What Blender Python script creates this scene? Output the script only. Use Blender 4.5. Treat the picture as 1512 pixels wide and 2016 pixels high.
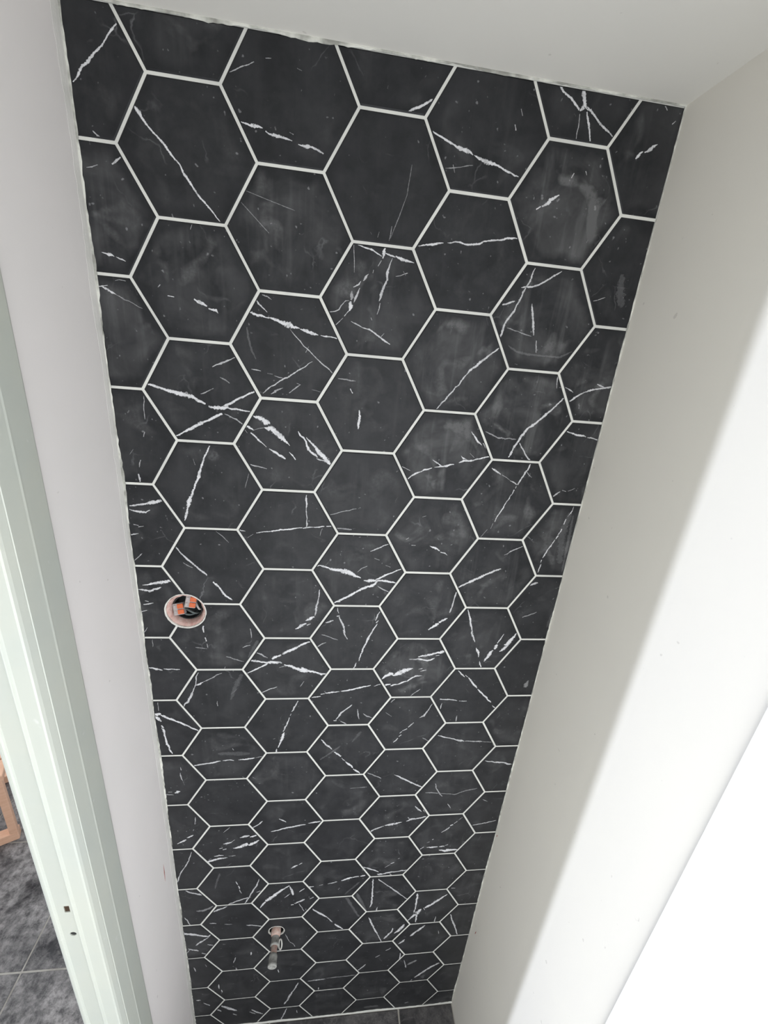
import bpy, bmesh, math, random
from mathutils import Vector, Matrix

# ------------------------------------------------------------------ units
# S is the side of one hexagonal tile (m). Wall coordinates: u to the right, v down, w into
# the tiled wall, all counted in tile sides; w = 0 is the face of the tiles.
S = 0.09
VF = 25.1                       # floor level
VC = -1.55                      # ceiling level
UL, UR = -1.53, 7.65            # left and right wall faces
H = math.sqrt(3) / 2
def W(u, v, w=0.0):
    return Vector((u * S, w * S, (VF - v) * S))

scene = bpy.context.scene
for o in list(bpy.data.objects):
    bpy.data.objects.remove(o)

# ------------------------------------------------------------------ camera
cam_d = bpy.data.cameras.new('camera')
cam_d.sensor_fit = 'VERTICAL'
cam_d.sensor_height = 36.0
cam_d.lens = 831.7 / 2016 * 36.0
cam_d.clip_start = 0.01
cam = bpy.data.objects.new('camera', cam_d)
scene.collection.objects.link(cam)
def D(a, b, c):
    return Vector((a, c, -b))
right = D(0.99096804, -0.08458503, -0.10405631)
down = D(0.04273046, 0.9347005, -0.35285844)
fwd = D(0.12710803, 0.34522506, 0.92987268)
M = Matrix((right, -down, -fwd)).transposed().to_4x4()
M.translation = W(2.3179, 2.5705, -8.0108)
cam.matrix_world = M
scene.camera = cam

# ------------------------------------------------------------------ sky, sun and fill lamps
world = bpy.data.worlds.new('world')
scene.world = world
world.use_nodes = True
bg = world.node_tree.nodes['Background']
bg.inputs[0].default_value = (0.80, 0.90, 1.0, 1)
bg.inputs[1].default_value = 1.5

SUN_SLOPE, SUN_TAN = 0.052, 0.105
sun_d = bpy.data.lights.new('sun', 'SUN')
sun_d.energy = 1.75
sun_d.angle = math.radians(1.4)
sun_d.color = (0.79, 0.85, 1.0)
sun = bpy.data.objects.new('sun', sun_d)
scene.collection.objects.link(sun)
sun.rotation_euler = Vector((1, SUN_SLOPE, -SUN_TAN)).to_track_quat('-Z', 'Y').to_euler()
sun.location = W(-60, -10, -8)

# added fill lamps set in made-up windows: one behind the camera, one next door
def fill_lamp(name, loc, to, sx, sy, energy, color):
    d = bpy.data.lights.new(name, 'AREA')
    d.shape = 'RECTANGLE'
    d.size, d.size_y, d.energy, d.color = sx * S, sy * S, energy, color
    o = bpy.data.objects.new(name, d)
    scene.collection.objects.link(o)
    o.location = loc
    o.rotation_euler = Vector(to).to_track_quat('-Z', 'Y').to_euler()
    return o
fill_lamp('rear_fill_lamp', W(3.06, 11.5, -13.95), (0, 1, 0), 8.2, 21, 12.0, (1.0, 0.985, 0.96))
fill_lamp('room_fill_lamp', W(-35.8, 11.0, 6.5), (1, 0, 0), 7.6, 19, 34.0, (0.95, 0.97, 1.0))

vs = scene.view_settings
vs.view_transform = 'Standard'
vs.look = 'None'
vs.gamma = 1.0
vs.use_curve_mapping = False
vs.exposure = 0.10

# ------------------------------------------------------------------ material helpers
def new_mat(name, color=(0.8, 0.8, 0.8), rough=0.6, spec=0.5, metal=0.0):
    m = bpy.data.materials.new(name)
    m.use_nodes = True
    b = m.node_tree.nodes['Principled BSDF']
    b.inputs['Base Color'].default_value = (*color, 1)
    b.inputs['Roughness'].default_value = rough
    b.inputs['Specular IOR Level'].default_value = spec
    b.inputs['Metallic'].default_value = metal
    return m, m.node_tree, b
def node(nt, t, **kw):
    n = nt.nodes.new(t)
    for k, v in kw.items():
        setattr(n, k, v)
    return n
def math_(nt, op, a, b=None, c=None, clamp=False):
    n = nt.nodes.new('ShaderNodeMath')
    n.operation = op
    n.use_clamp = clamp
    for i, x in enumerate((a, b, c)):
        if x is None:
            continue
        if isinstance(x, (int, float)):
            n.inputs[i].default_value = x
        else:
            nt.links.new(x, n.inputs[i])
    return n.outputs[0]
def noise(nt, vec, scale, detail=3, rough=0.55, dist=0.0):
    n = nt.nodes.new('ShaderNodeTexNoise')
    n.inputs['Scale'].default_value = scale
    n.inputs['Detail'].default_value = detail
    n.inputs['Roughness'].default_value = rough
    n.inputs['Distortion'].default_value = dist
    if vec is not None:
        nt.links.new(vec, n.inputs['Vector'])
    return n.outputs[0]
def remap(nt, x, a, b, c=0.0, d=1.0):
    n = nt.nodes.new('ShaderNodeMapRange')
    n.clamp = True
    nt.links.new(x, n.inputs[0])
    for i, v in enumerate((a, b, c, d)):
        n.inputs[i + 1].default_value = v
    return n.outputs[0]
def mix(nt, f, a, b):
    n = nt.nodes.new('ShaderNodeMix')
    n.data_type = 'RGBA'
    n.clamp_factor = True
    for s, x in ((n.inputs[0], f), (n.inputs[6], a), (n.inputs[7], b)):
        if isinstance(x, (int, float)):
            s.default_value = x
        elif isinstance(x, tuple):
            s.default_value = (*x, 1)
        else:
            nt.links.new(x, s)
    return n.outputs[2]
def bump(nt, b, h, strength=0.2, dist=0.002):
    n = nt.nodes.new('ShaderNodeBump')
    n.inputs['Strength'].default_value = strength
    n.inputs['Distance'].default_value = dist
    nt.links.new(h, n.inputs['Height'])
    nt.links.new(n.outputs[0], b.inputs['Normal'])
def coords(nt, kind='Object'):
    return nt.nodes.new('ShaderNodeTexCoord').outputs[kind]
def scaled(nt, vec, s):
    n = nt.nodes.new('ShaderNodeVectorMath')
    n.operation = 'MULTIPLY'
    nt.links.new(vec, n.inputs[0])
    n.inputs[1].default_value = s
    return n.outputs[0]
def position(nt):
    return nt.nodes.new('ShaderNodeNewGeometry').outputs['Position']

def plaster(name, col, col2, rough=0.75, spots=0.25):
    m, nt, b = new_mat(name, col, rough, 0.25)
    p = position(nt)
    big = noise(nt, p, 2.6, 4, 0.6)
    fine = noise(nt, p, 70, 3, 0.6)
    c = mix(nt, remap(nt, big, 0.35, 0.68), col, col2)
    # small specks and scuffs left by the works
    sp = remap(nt, noise(nt, p, 75, 1, 0.4), 0.79, 0.815, 0, spots)
    c = mix(nt, sp, c, (0.25, 0.22, 0.19))
    nt.links.new(c, b.inputs['Base Color'])
    bump(nt, b, math_(nt, 'ADD', big, math_(nt, 'MULTIPLY', fine, 0.25)), 0.18, 0.002)
    return m

M_WALL_L = plaster('plaster_left', (0.815, 0.775, 0.76), (0.785, 0.755, 0.735))  # walls and ceiling share one paint; each colour holds its light's tint
M_WALL_R = plaster('plaster_right', (0.82, 0.79, 0.715), (0.80, 0.77, 0.705))
M_CEIL = plaster('plaster_ceiling', (0.77, 0.75, 0.70), (0.74, 0.725, 0.68))
M_WHITE = plaster('bright_band_and_frame', (0.92, 0.92, 0.92), (0.90, 0.90, 0.91), 0.6, 0.0)  # window frames, and the panel that paints the brighter band of light
M_ROOM = plaster('plaster_room', (0.82, 0.81, 0.80), (0.79, 0.78, 0.77))

def grout_material(name, c1, c2):
    m, nt, b = new_mat(name, c1, 0.85, 0.2)
    p = position(nt)
    c = mix(nt, remap(nt, noise(nt, p, 14 if 'bead' not in name else 26, 4, 0.6), 0.4, 0.62), c1, c2)
    nt.links.new(c, b.inputs['Base Color'])
    bump(nt, b, noise(nt, p, 420, 2), 0.25, 0.001)
    return m
M_GROUT = grout_material('grout', (0.60, 0.60, 0.56), (0.53, 0.53, 0.50))
M_BEAD = grout_material('grout_bead', (0.60, 0.60, 0.55), (0.26, 0.26, 0.235))
M_FGROUT = grout_material('floor_grout', (0.42, 0.40, 0.36), (0.30, 0.28, 0.25))
M_SEAL = grout_material('sealant', (0.78, 0.76, 0.73), (0.70, 0.69, 0.65))

def marble(name, is_vein):
    m, nt, b = new_mat(name, (0.02, 0.02, 0.025), 0.4, 0.15)
    oi = nt.nodes.new('ShaderNodeObjectInfo')
    p = position(nt)
    oc = coords(nt)
    # shift the pattern tile by tile
    sh = nt.nodes.new('ShaderNodeVectorMath'); sh.operation = 'ADD'
    cmb = nt.nodes.new('ShaderNodeCombineXYZ')
    for i in range(3):
        nt.links.new(math_(nt, 'MULTIPLY', oi.outputs['Random'], 7.0 + 5 * i), cmb.inputs[i])
    nt.links.new(oc, sh.inputs[0]); nt.links.new(cmb.outputs[0], sh.inputs[1])
    q = sh.outputs[0]
    body = mix(nt, remap(nt, noise(nt, q, 22, 5, 0.65), 0.35, 0.7), (0.0158, 0.0163, 0.0178), (0.0280, 0.0286, 0.0308))
    # hairline crystal veins
    vo = nt.nodes.new('ShaderNodeTexVoronoi'); vo.feature = 'DISTANCE_TO_EDGE'
    vo.inputs['Scale'].default_value = 9.0
    warp = nt.nodes.new('ShaderNodeVectorMath'); warp.operation = 'ADD'
    nn = nt.nodes.new('ShaderNodeTexNoise'); nn.inputs['Scale'].default_value = 16; nn.inputs['Detail'].default_value = 5
    nt.links.new(q, nn.inputs['Vector'])
    nt.links.new(q, warp.inputs[0]); nt.links.new(scaled(nt, nn.outputs['Color'], (0.06, 0.06, 0.06)), warp.inputs[1])
    nt.links.new(warp.outputs[0], vo.inputs['Vector'])
    hair = remap(nt, vo.outputs['Distance'], 0.0, 0.012, 1, 0)
    hair = math_(nt, 'MULTIPLY', hair, remap(nt, noise(nt, q, 17, 3), 0.56, 0.72))
    body = mix(nt, math_(nt, 'MULTIPLY', hair, 0.30), body, (0.28, 0.28, 0.29))
    # cement haze left on the glaze by the grouting sponge: cloudy, wiped clean near the joints
    sx = nt.nodes.new('ShaderNodeSeparateXYZ'); nt.links.new(oc, sx.inputs[0])
    ax = math_(nt, 'ABSOLUTE', sx.outputs[0]); az = math_(nt, 'ABSOLUTE', sx.outputs[2])
    d1 = math_(nt, 'ADD', math_(nt, 'MULTIPLY', ax, H), math_(nt, 'MULTIPLY', az, 0.5))
    hexd = math_(nt, 'DIVIDE', math_(nt, 'MAXIMUM', az, d1), H * S)
    inner = remap(nt, math_(nt, 'ADD', hexd, math_(nt, 'MULTIPLY', noise(nt, q, 30, 3), 0.35)), 0.93, 1.08, 1, 0)
    at = nt.nodes.new('ShaderNodeAttribute'); at.attribute_type = 'OBJECT'; at.attribute_name = 'dust'
    dustv = at.outputs['Fac']
    cloud = remap(nt, noise(nt, q, 13, 4, 0.6, 0.5), 0.40, 0.78)
    streak = remap(nt, noise(nt, scaled(nt, q, (60, 60, 5)), 1.0, 3, 0.6), 0.52, 0.80)
    grain = remap(nt, noise(nt, q, 240, 2, 0.6), 0.35, 0.75, 0.45, 1.0)
    patch = math_(nt, 'MULTIPLY', remap(nt, noise(nt, q, 19, 2, 0.5, 0.8), 0.56, 0.72), grain)
    film = math_(nt, 'MULTIPLY', inner, math_(nt, 'ADD', math_(nt, 'MULTIPLY', cloud, 0.30),
            math_(nt, 'ADD', math_(nt, 'MULTIPLY', streak, 0.22), math_(nt, 'MULTIPLY', patch, 0.55))))
    film = math_(nt, 'MULTIPLY', film, dustv, clamp=True)
    col = mix(nt, math_(nt, 'MULTIPLY', film, 0.42), body, (0.20, 0.20, 0.20))
    specks = remap(nt, noise(nt, q, 150, 1, 0.4), 0.745, 0.80, 0, 0.35)
    col = mix(nt, specks, col, (0.33, 0.33, 0.34))
    if is_vein:
        va = nt.nodes.new('ShaderNodeAttribute'); va.attribute_name = 'vein'
        ve = nt.nodes.new('ShaderNodeAttribute'); ve.attribute_name = 'core'
        rag = math_(nt, 'MULTIPLY', math_(nt, 'SUBTRACT', noise(nt, q, 330, 4, 0.7), 0.5), 2.0)
        k = remap(nt, math_(nt, 'ADD', ve.outputs['Fac'], rag), 0.26, 0.50)
        k = math_(nt, 'MULTIPLY', k, remap(nt, noise(nt, q, 110, 3, 0.65), 0.30, 0.50, 0.6, 1.0))
        k = math_(nt, 'MULTIPLY', k, va.outputs['Fac'], clamp=True)
        col = mix(nt, k, col, (0.57, 0.57, 0.58))
    nt.links.new(col, b.inputs['Base Color'])
    nt.links.new(remap(nt, film, 0, 0.8, 0.44, 0.62), b.inputs['Roughness'])
    bump(nt, b, noise(nt, q, 60, 3), 0.05, 0.001)
    return m
M_TILE = marble('black_marble', False)
M_VEIN = marble('vein_and_gloss', True)

def floor_marble():
    m, nt, b = new_mat('dusty_floor_marble', (0.04, 0.04, 0.045), 0.5, 0.4)
    p = position(nt)
    body = mix(nt, remap(nt, noise(nt, p, 9, 5, 0.65, 0.6), 0.35, 0.7), (0.020, 0.020, 0.023), (0.055, 0.054, 0.056))
    ridge = math_(nt, 'ABSOLUTE', math_(nt, 'SUBTRACT', noise(nt, p, 12, 6, 0.7, 1.2), 0.5))
    body = mix(nt, remap(nt, ridge, 0.0, 0.02, 0.22, 0), body, (0.34, 0.32, 0.32))
    du = math_(nt, 'MULTIPLY', remap(nt, noise(nt, p, 4.3, 5, 0.7, 0.8), 0.36, 0.60), remap(nt, noise(nt, p, 38, 5, 0.75), 0.36, 0.62, 0.12, 1))
    fa = nt.nodes.new('ShaderNodeAttribute'); fa.attribute_type = 'OBJECT'; fa.attribute_name = 'dust'
    du = math_(nt, 'MULTIPLY', du, fa.outputs['Fac'])
    col = mix(nt, math_(nt, 'MULTIPLY', du, 0.85), body, (0.42, 0.395, 0.385))
    nt.links.new(col, b.inputs['Base Color'])
    nt.links.new(remap(nt, du, 0, 1, 0.35, 0.75), b.inputs['Roughness'])
    bump(nt, b, noise(nt, p, 60, 4), 0.15, 0.002)
    return m
M_FLOOR = floor_marble()

def painted_metal():
    m, nt, b = new_mat('door_frame_paint', (0.70, 0.74, 0.70), 0.38, 0.5)
    p = position(nt)
    c = mix(nt, remap(nt, noise(nt, p, 8, 4, 0.6), 0.35, 0.7), (0.58, 0.60, 0.535), (0.55, 0.58, 0.53))
    c = mix(nt, remap(nt, noise(nt, p, 55, 2, 0.5), 0.72, 0.78, 0, 0.5), c, (0.72, 0.72, 0.70))
    nt.links.new(c, b.inputs['Base Color'])
    bump(nt, b, noise(nt, scaled(nt, p, (1, 1, 0.15)), 60, 3), 0.08, 0.002)
    return m
M_FRAME = painted_metal()
def rough_material(name, c1, c2, scale, rough=0.8):
    m, nt, b = new_mat(name, c1, rough, 0.3)
    p = position(nt)
    nt.links.new(mix(nt, remap(nt, noise(nt, p, scale, 4, 0.65), 0.35, 0.68), c1, c2), b.inputs['Base Color'])
    bump(nt, b, noise(nt, p, scale * 1.5, 4), 0.5, 0.002)
    return m
M_PINK = rough_material('pink_plaster', (0.42, 0.24, 0.21), (0.52, 0.40, 0.36), 120)
M_TILE_EDGE = rough_material('cut_tile_edge', (0.66, 0.66, 0.62), (0.52, 0.50, 0.46), 160)
M_DARK = rough_material('dark_box_and_hole_shade', (0.02, 0.022, 0.022), (0.035, 0.036, 0.035), 60, 0.5)  # plastic of the switch box, also painted shade in pipe and latch holes
M_ORANGE = rough_material('orange_lever', (0.56, 0.13, 0.05), (0.48, 0.11, 0.04), 40, 0.45)
M_CLEARG = rough_material('grey_connector_plastic', (0.40, 0.36, 0.35), (0.34, 0.31, 0.30), 60, 0.4)
M_WIRE = rough_material('wire_grey', (0.07, 0.085, 0.085), (0.10, 0.115, 0.11), 50, 0.5)
M_PIPE = rough_material('dusty_pipe', (0.36, 0.36, 0.34), (0.25, 0.25, 0.235), 160, 0.6)
M_PIPEP = rough_material('plaster_stained_pipe', (0.50, 0.31, 0.26), (0.55, 0.47, 0.42), 140, 0.8)
M_PIPER = rough_material('rusty_pipe', (0.30, 0.17, 0.14), (0.28, 0.25, 0.22), 160, 0.8)
M_BROWN = rough_material('latch_pocket', (0.07, 0.04, 0.022), (0.04, 0.025, 0.015), 200, 0.9)
M_RED = rough_material('red_mark', (0.35, 0.07, 0.05), (0.30, 0.08, 0.06), 200, 0.8)
def wood():
    m, nt, b = new_mat('light_wood', (0.6, 0.36, 0.22), 0.55, 0.3)
    o = coords(nt)
    g = noise(nt, scaled(nt, o, (8, 60, 60)), 1.0, 4, 0.6, 0.4)
    nt.links.new(mix(nt, remap(nt, g, 0.35, 0.7), (0.80, 0.50, 0.35), (0.72, 0.42, 0.28)), b.inputs['Base Color'])
    return m
M_WOOD = wood()

# ------------------------------------------------------------------ object helpers
col = scene.collection
def link(name, me, mats, parent=None):
    o = bpy.data.objects.new(name, me)
    for m in (mats if isinstance(mats, (list, tuple)) else [mats]):
        me.materials.append(m)
    col.objects.link(o)
    if parent is not None:
        o.parent = parent
    return o
def mesh_of(name, verts, faces):
    me = bpy.data.meshes.new(name)
    me.from_pydata([tuple(v) for v in verts], [], faces)
    bm = bmesh.new(); bm.from_mesh(me)
    bmesh.ops.recalc_face_normals(bm, faces=bm.faces)
    bm.to_mesh(me); bm.free()
    me.update()
    return me
BOXF = [(0, 1, 2, 3), (7, 6, 5, 4), (0, 4, 5, 1), (1, 5, 6, 2), (2, 6, 7, 3), (3, 7, 4, 0)]
def boxes_mesh(name, bs):
    vs_, fs = [], []
    for (u0, u1, v0, v1, w0, w1) in bs:
        n = len(vs_)
        vs_ += [W(u0, v0, w0), W(u1, v0, w0), W(u1, v1, w0), W(u0, v1, w0),
                W(u0, v0, w1), W(u1, v0, w1), W(u1, v1, w1), W(u0, v1, w1)]
        fs += [tuple(i + n for i in f) for f in BOXF]
    return mesh_of(name, vs_, fs)
def bevel(o, width, seg=2):
    m = o.modifiers.new('bevel', 'BEVEL')
    m.width = width; m.segments = seg; m.limit_method = 'ANGLE'
    return o
def tag(o, label=None, cat=None, group=None, kind=None):
    if label: o['label'] = label
    if cat: o['category'] = cat
    if group: o['group'] = group
    if kind: o['kind'] = kind
    return o
def empty(name, loc):
    o = bpy.data.objects.new(name, None)
    o.empty_display_size = 0.02
    col.objects.link(o)
    o.location = loc
    return o
def child(name, me, mats, parent):
    """parent a mesh given in world coordinates"""
    o = link(name, me, mats)
    o.parent = parent
    o.matrix_parent_inverse = Matrix.Translation(-parent.location) if parent.type == 'EMPTY' else Matrix()
    return o
def tube_mesh(name, pts, r, seg=10, caps=True):
    """swept round tube through world points, r a number or a list"""
    pts = [Vector(p) for p in pts]
    rs = r if isinstance(r, (list, tuple)) else [r] * len(pts)
    vs_, fs = [], []
    up = Vector((0.13, 0.31, 0.94))
    for i, p in enumerate(pts):
        t = (pts[min(i + 1, len(pts) - 1)] - pts[max(i - 1, 0)]).normalized()
        a = t.cross(up).normalized(); b = t.cross(a)
        for k in range(seg):
            an = 2 * math.pi * k / seg
            vs_.append(p + (a * math.cos(an) + b * math.sin(an)) * rs[i])
    for i in range(len(pts) - 1):
        for k in range(seg):
            k2 = (k + 1) % seg
            fs.append((i * seg + k, i * seg + k2, (i + 1) * seg + k2, (i + 1) * seg + k))
    if caps:
        fs.append(tuple(range(seg)))
        fs.append(tuple(range((len(pts) - 1) * seg, len(pts) * seg)))
    return mesh_of(name, vs_, fs)
def lathe_mesh(name, u, v, prof, seg=32, closed=False, wob=0.0, seed=1):
    """turn a profile [(radius, w)] about the axis through (u, v) at right angles to the tiled wall"""
    rnd = random.Random(seed)
    vs_, fs = [], []
    for r, w in prof:
        for k in range(seg):
            a = 2 * math.pi * k / seg
            rr = r * (1 + rnd.uniform(-wob, wob))
            vs_.append(W(u + rr * math.cos(a), v + rr * math.sin(a), w))
    n = len(prof)
    for i in range(n if closed else n - 1):
        j = (i + 1) % n
        for k in range(seg):
            k2 = (k + 1) % seg
            fs.append((i * seg + k, i * seg + k2, j * seg + k2, j * seg + k))
    if not closed:
        fs.append(tuple(range(seg)))
        fs.append(tuple(range((n - 1) * seg, n * seg)))
    return mesh_of(name, vs_, fs)
def smooth(o):
    for f in o.data.polygons:
        f.use_smooth = True
    return o
def cut(o, cutters):
    """subtract the cutter meshes from an object for good"""
    tmp = []
    for me in cutters:
        c = bpy.data.objects.new('cutter', me)
        col.objects.link(c)
        c.matrix_world = Matrix()
        md = o.modifiers.new('cut', 'BOOLEAN'); md.operation = 'DIFFERENCE'; md.solver = 'EXACT'; md.object = c
        tmp.append(c)
    bpy.context.view_layer.update()
    dg = bpy.context.evaluated_depsgraph_get()
    me = bpy.data.meshes.new_from_object(o.evaluated_get(dg))
    old = o.data
    o.modifiers.clear()
    o.data = me
    bpy.data.meshes.remove(old)
    for c in tmp:
        bpy.data.objects.remove(c)
    return o
def hole(u, v, r, w0, w1, seg=40):
    return lathe_mesh('hole', u, v, [(r, w0), (r, w1)], seg)

# ------------------------------------------------------------------ the setting
ELU, ELV, ELR = -0.62, 7.98, 0.415       # hole for the switch box
PIU, PIV, PIR = 1.225, 19.66, 0.24       # hole for the water pipe
REAR = -14.0
GW = 0.013                               # grout face lies this far behind the tile faces
wall_back = link('wall_back', boxes_mesh('wall_back', [(-2.25, 8.5, -7.0, VF, GW, 1.1)]), M_GROUT)
cut(wall_back, [hole(ELU, ELV, ELR - 0.01, -0.2, 0.62), hole(PIU, PIV, PIR - 0.02, -0.2, 0.35)])
tag(wall_back, 'narrow back wall clad in black marble hexagon tiles with pale grout', kind='structure')

wall_left = link('wall_left', boxes_mesh('wall_left', [
    (-2.12, UL, -7.0, VF, -3.0, GW), (-2.12, UL, -7.0, -0.1, -11.7, -3.0), (-2.12, UL, -7.0, VF, REAR, -11.7)]), M_WALL_L)
tag(wall_left, 'pale plastered left wall between the tiles and the door frame', kind='structure')
wall_right = link('wall_right', boxes_mesh('wall_right', [(UR, 8.5, -2.2, VF, REAR, GW)]), M_WALL_R)
tag(wall_right, 'plain plastered right wall, half in shade and half in glaring sunlight', kind='structure')
bright_band = link('bright_band_1', boxes_mesh('bright_band_1', [(UR - 0.05, UR, VC, VF, REAR, -4.62)]), M_WHITE)  # added panel; its whiter colour stands in for a brighter band of light
tag(bright_band, 'whiter panel added to paint the brighter band of light on the right wall', kind='structure')
ceiling = link('ceiling', boxes_mesh('ceiling', [(UL, UR, -2.2, VC, REAR, GW)]), M_CEIL)
tag(ceiling, 'pale plastered ceiling above the tiled wall', kind='structure')
wall_rear = link('wall_rear', boxes_mesh('wall_rear', [(-2.12, -1.2, -7, VF, REAR - 0.8, REAR), (7.3, 8.5, -7, VF, REAR - 0.8, REAR), (-1.2, 7.3, -7, 0.8, REAR - 0.8, REAR), (-1.2, 7.3, 22.2, VF, REAR - 0.8, REAR)]), M_ROOM)  # window opening added for the fill lamp behind the camera
tag(wall_rear, 'rear wall behind the camera with a wide opening added for fill light', kind='structure')

# the room beyond the door: floor, walls, a tall window to the left
FP = 4.64                                # floor tile pitch
floor = link('floor', boxes_mesh('floor', [(-37, 8.5, VF + 0.02, VF + 1.2, -18, 13)]), M_FGROUT)
tag(floor, 'dusty black marble tile floor with straight pale joints', kind='structure')
def wall_piece(name, bs, label):
    return tag(link(name, boxes_mesh(name, bs), M_ROOM), label, kind='structure')
wall_piece('wall_outer', [(-37, -36, -7, VF, 10.5, 13), (-37, -36, -7, VF, -4.0, 2.5), (-37, -36, -7, 1.2, 2.5, 10.5), (-37, -36, 20.8, VF, 2.5, 10.5), (-37, -36, -7, VF, -18, -14), (-37, -36, -7, -5.5, -14, -4), (-37, -36, 16.2, VF, -14, -4)],  # second window opening added for the room fill lamp
           'far wall of the next room with two tall windows, the second added for fill light')
wall_piece('wall_end', [(-37, 8.5, -7, VF, 12, 13)], 'end wall of the next room')
wall_piece('wall_side', [(-37, -2.12, -7, VF, -18, -17)], 'side wall of the next room')
wall_piece('ceiling_room', [(-37, -2.12, -8, -7, -18, 13)], 'ceiling of the next room')
win_f = link('window_1', boxes_mesh('window_1', [(-36.3, -35.9, -5.5, 16.2, -4.35, -4.0), (-36.3, -35.9, -5.5, 16.2, -14, -13.65),
             (-36.3, -35.9, -5.5, -5.1, -13.65, -4.35), (-36.3, -35.9, 15.9, 16.2, -13.65, -4.35)]), M_WHITE)
tag(win_f, 'tall white window frame in the next room', kind='structure')

for name, bs, label in (  # frames of the two unseen windows added with the fill lamps
    ('fill_window_2', [(-36.3, -35.9, 1.2, 20.8, 2.5, 2.8), (-36.3, -35.9, 1.2, 20.8, 10.2, 10.5), (-36.3, -35.9, 1.2, 1.5, 2.8, 10.2), (-36.3, -35.9, 20.5, 20.8, 2.8, 10.2)],
     'white frame of the window added for fill light in the next room'),
    ('fill_window_3', [(-1.2, -0.9, 0.8, 22.2, REAR - 0.3, REAR), (7.0, 7.3, 0.8, 22.2, REAR - 0.3, REAR), (-0.9, 7.0, 0.8, 1.1, REAR - 0.3, REAR), (-0.9, 7.0, 21.9, 22.2, REAR - 0.3, REAR)],
     'wide white frame of the window added for fill light in the rear wall')):
    tag(link(name, boxes_mesh(name, bs), M_WHITE), label, kind='structure')

# floor tiles, one object each
def floor_tile(u0, u1, w0, w1):
    g, c, t = 0.03, 0.02, 0.06
    a = [(u0 + g, w0 + g), (u1 - g, w0 + g), (u1 - g, w1 - g), (u0 + g, w1 - g)]
    b = [(u0 + g + c, w0 + g + c), (u1 - g - c, w0 + g + c), (u1 - g - c, w1 - g - c), (u0 + g + c, w1 - g - c)]
    vs_ = [W(x, VF, y) for x, y in b] + [W(x, VF + 0.015, y) for x, y in a] + [W(x, VF + t, y) for x, y in a]
    fs = [(0, 1, 2, 3), (8, 9, 10, 11)]
    for i in range(4):
        j = (i + 1) % 4
        fs += [(i, j, 4 + j, 4 + i), (4 + i, 4 + j, 8 + j, 8 + i)]
    o = link('floor_tile', mesh_of('floor_tile', vs_, fs), M_FLOOR, floor)
    o['dust'] = 1.0 if u0 < -2.2 else 0.3
    return o
ws = [1.95 + FP * k for k in range(-4, 3)]
us = [5.61 + FP * k for k in range(-6, 2)]
for i in range(len(us) - 1):
    for j in range(len(ws) - 1):
        u0, u1, w0, w1 = us[i], us[i + 1], ws[j], ws[j + 1]
        if u1 > -2.2:
            w1 = min(w1, 0.0); u1 = min(u1, UR)
        if w1 - w0 < 0.3 or u1 - u0 < 0.3:
            continue
        if u0 < -1.53 < u1 and w0 >= 0.0:
            continue
        floor_tile(u0, u1, w0, w1)
for k in range(2):      # pieces beside the tiled wall, seen through the door
    floor_tile(-3.67, -2.27, 1.95 + FP * k, 1.95 + FP * (k + 1))
floor_tile(-3.67, -2.27, 0.02, 1.95)

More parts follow.
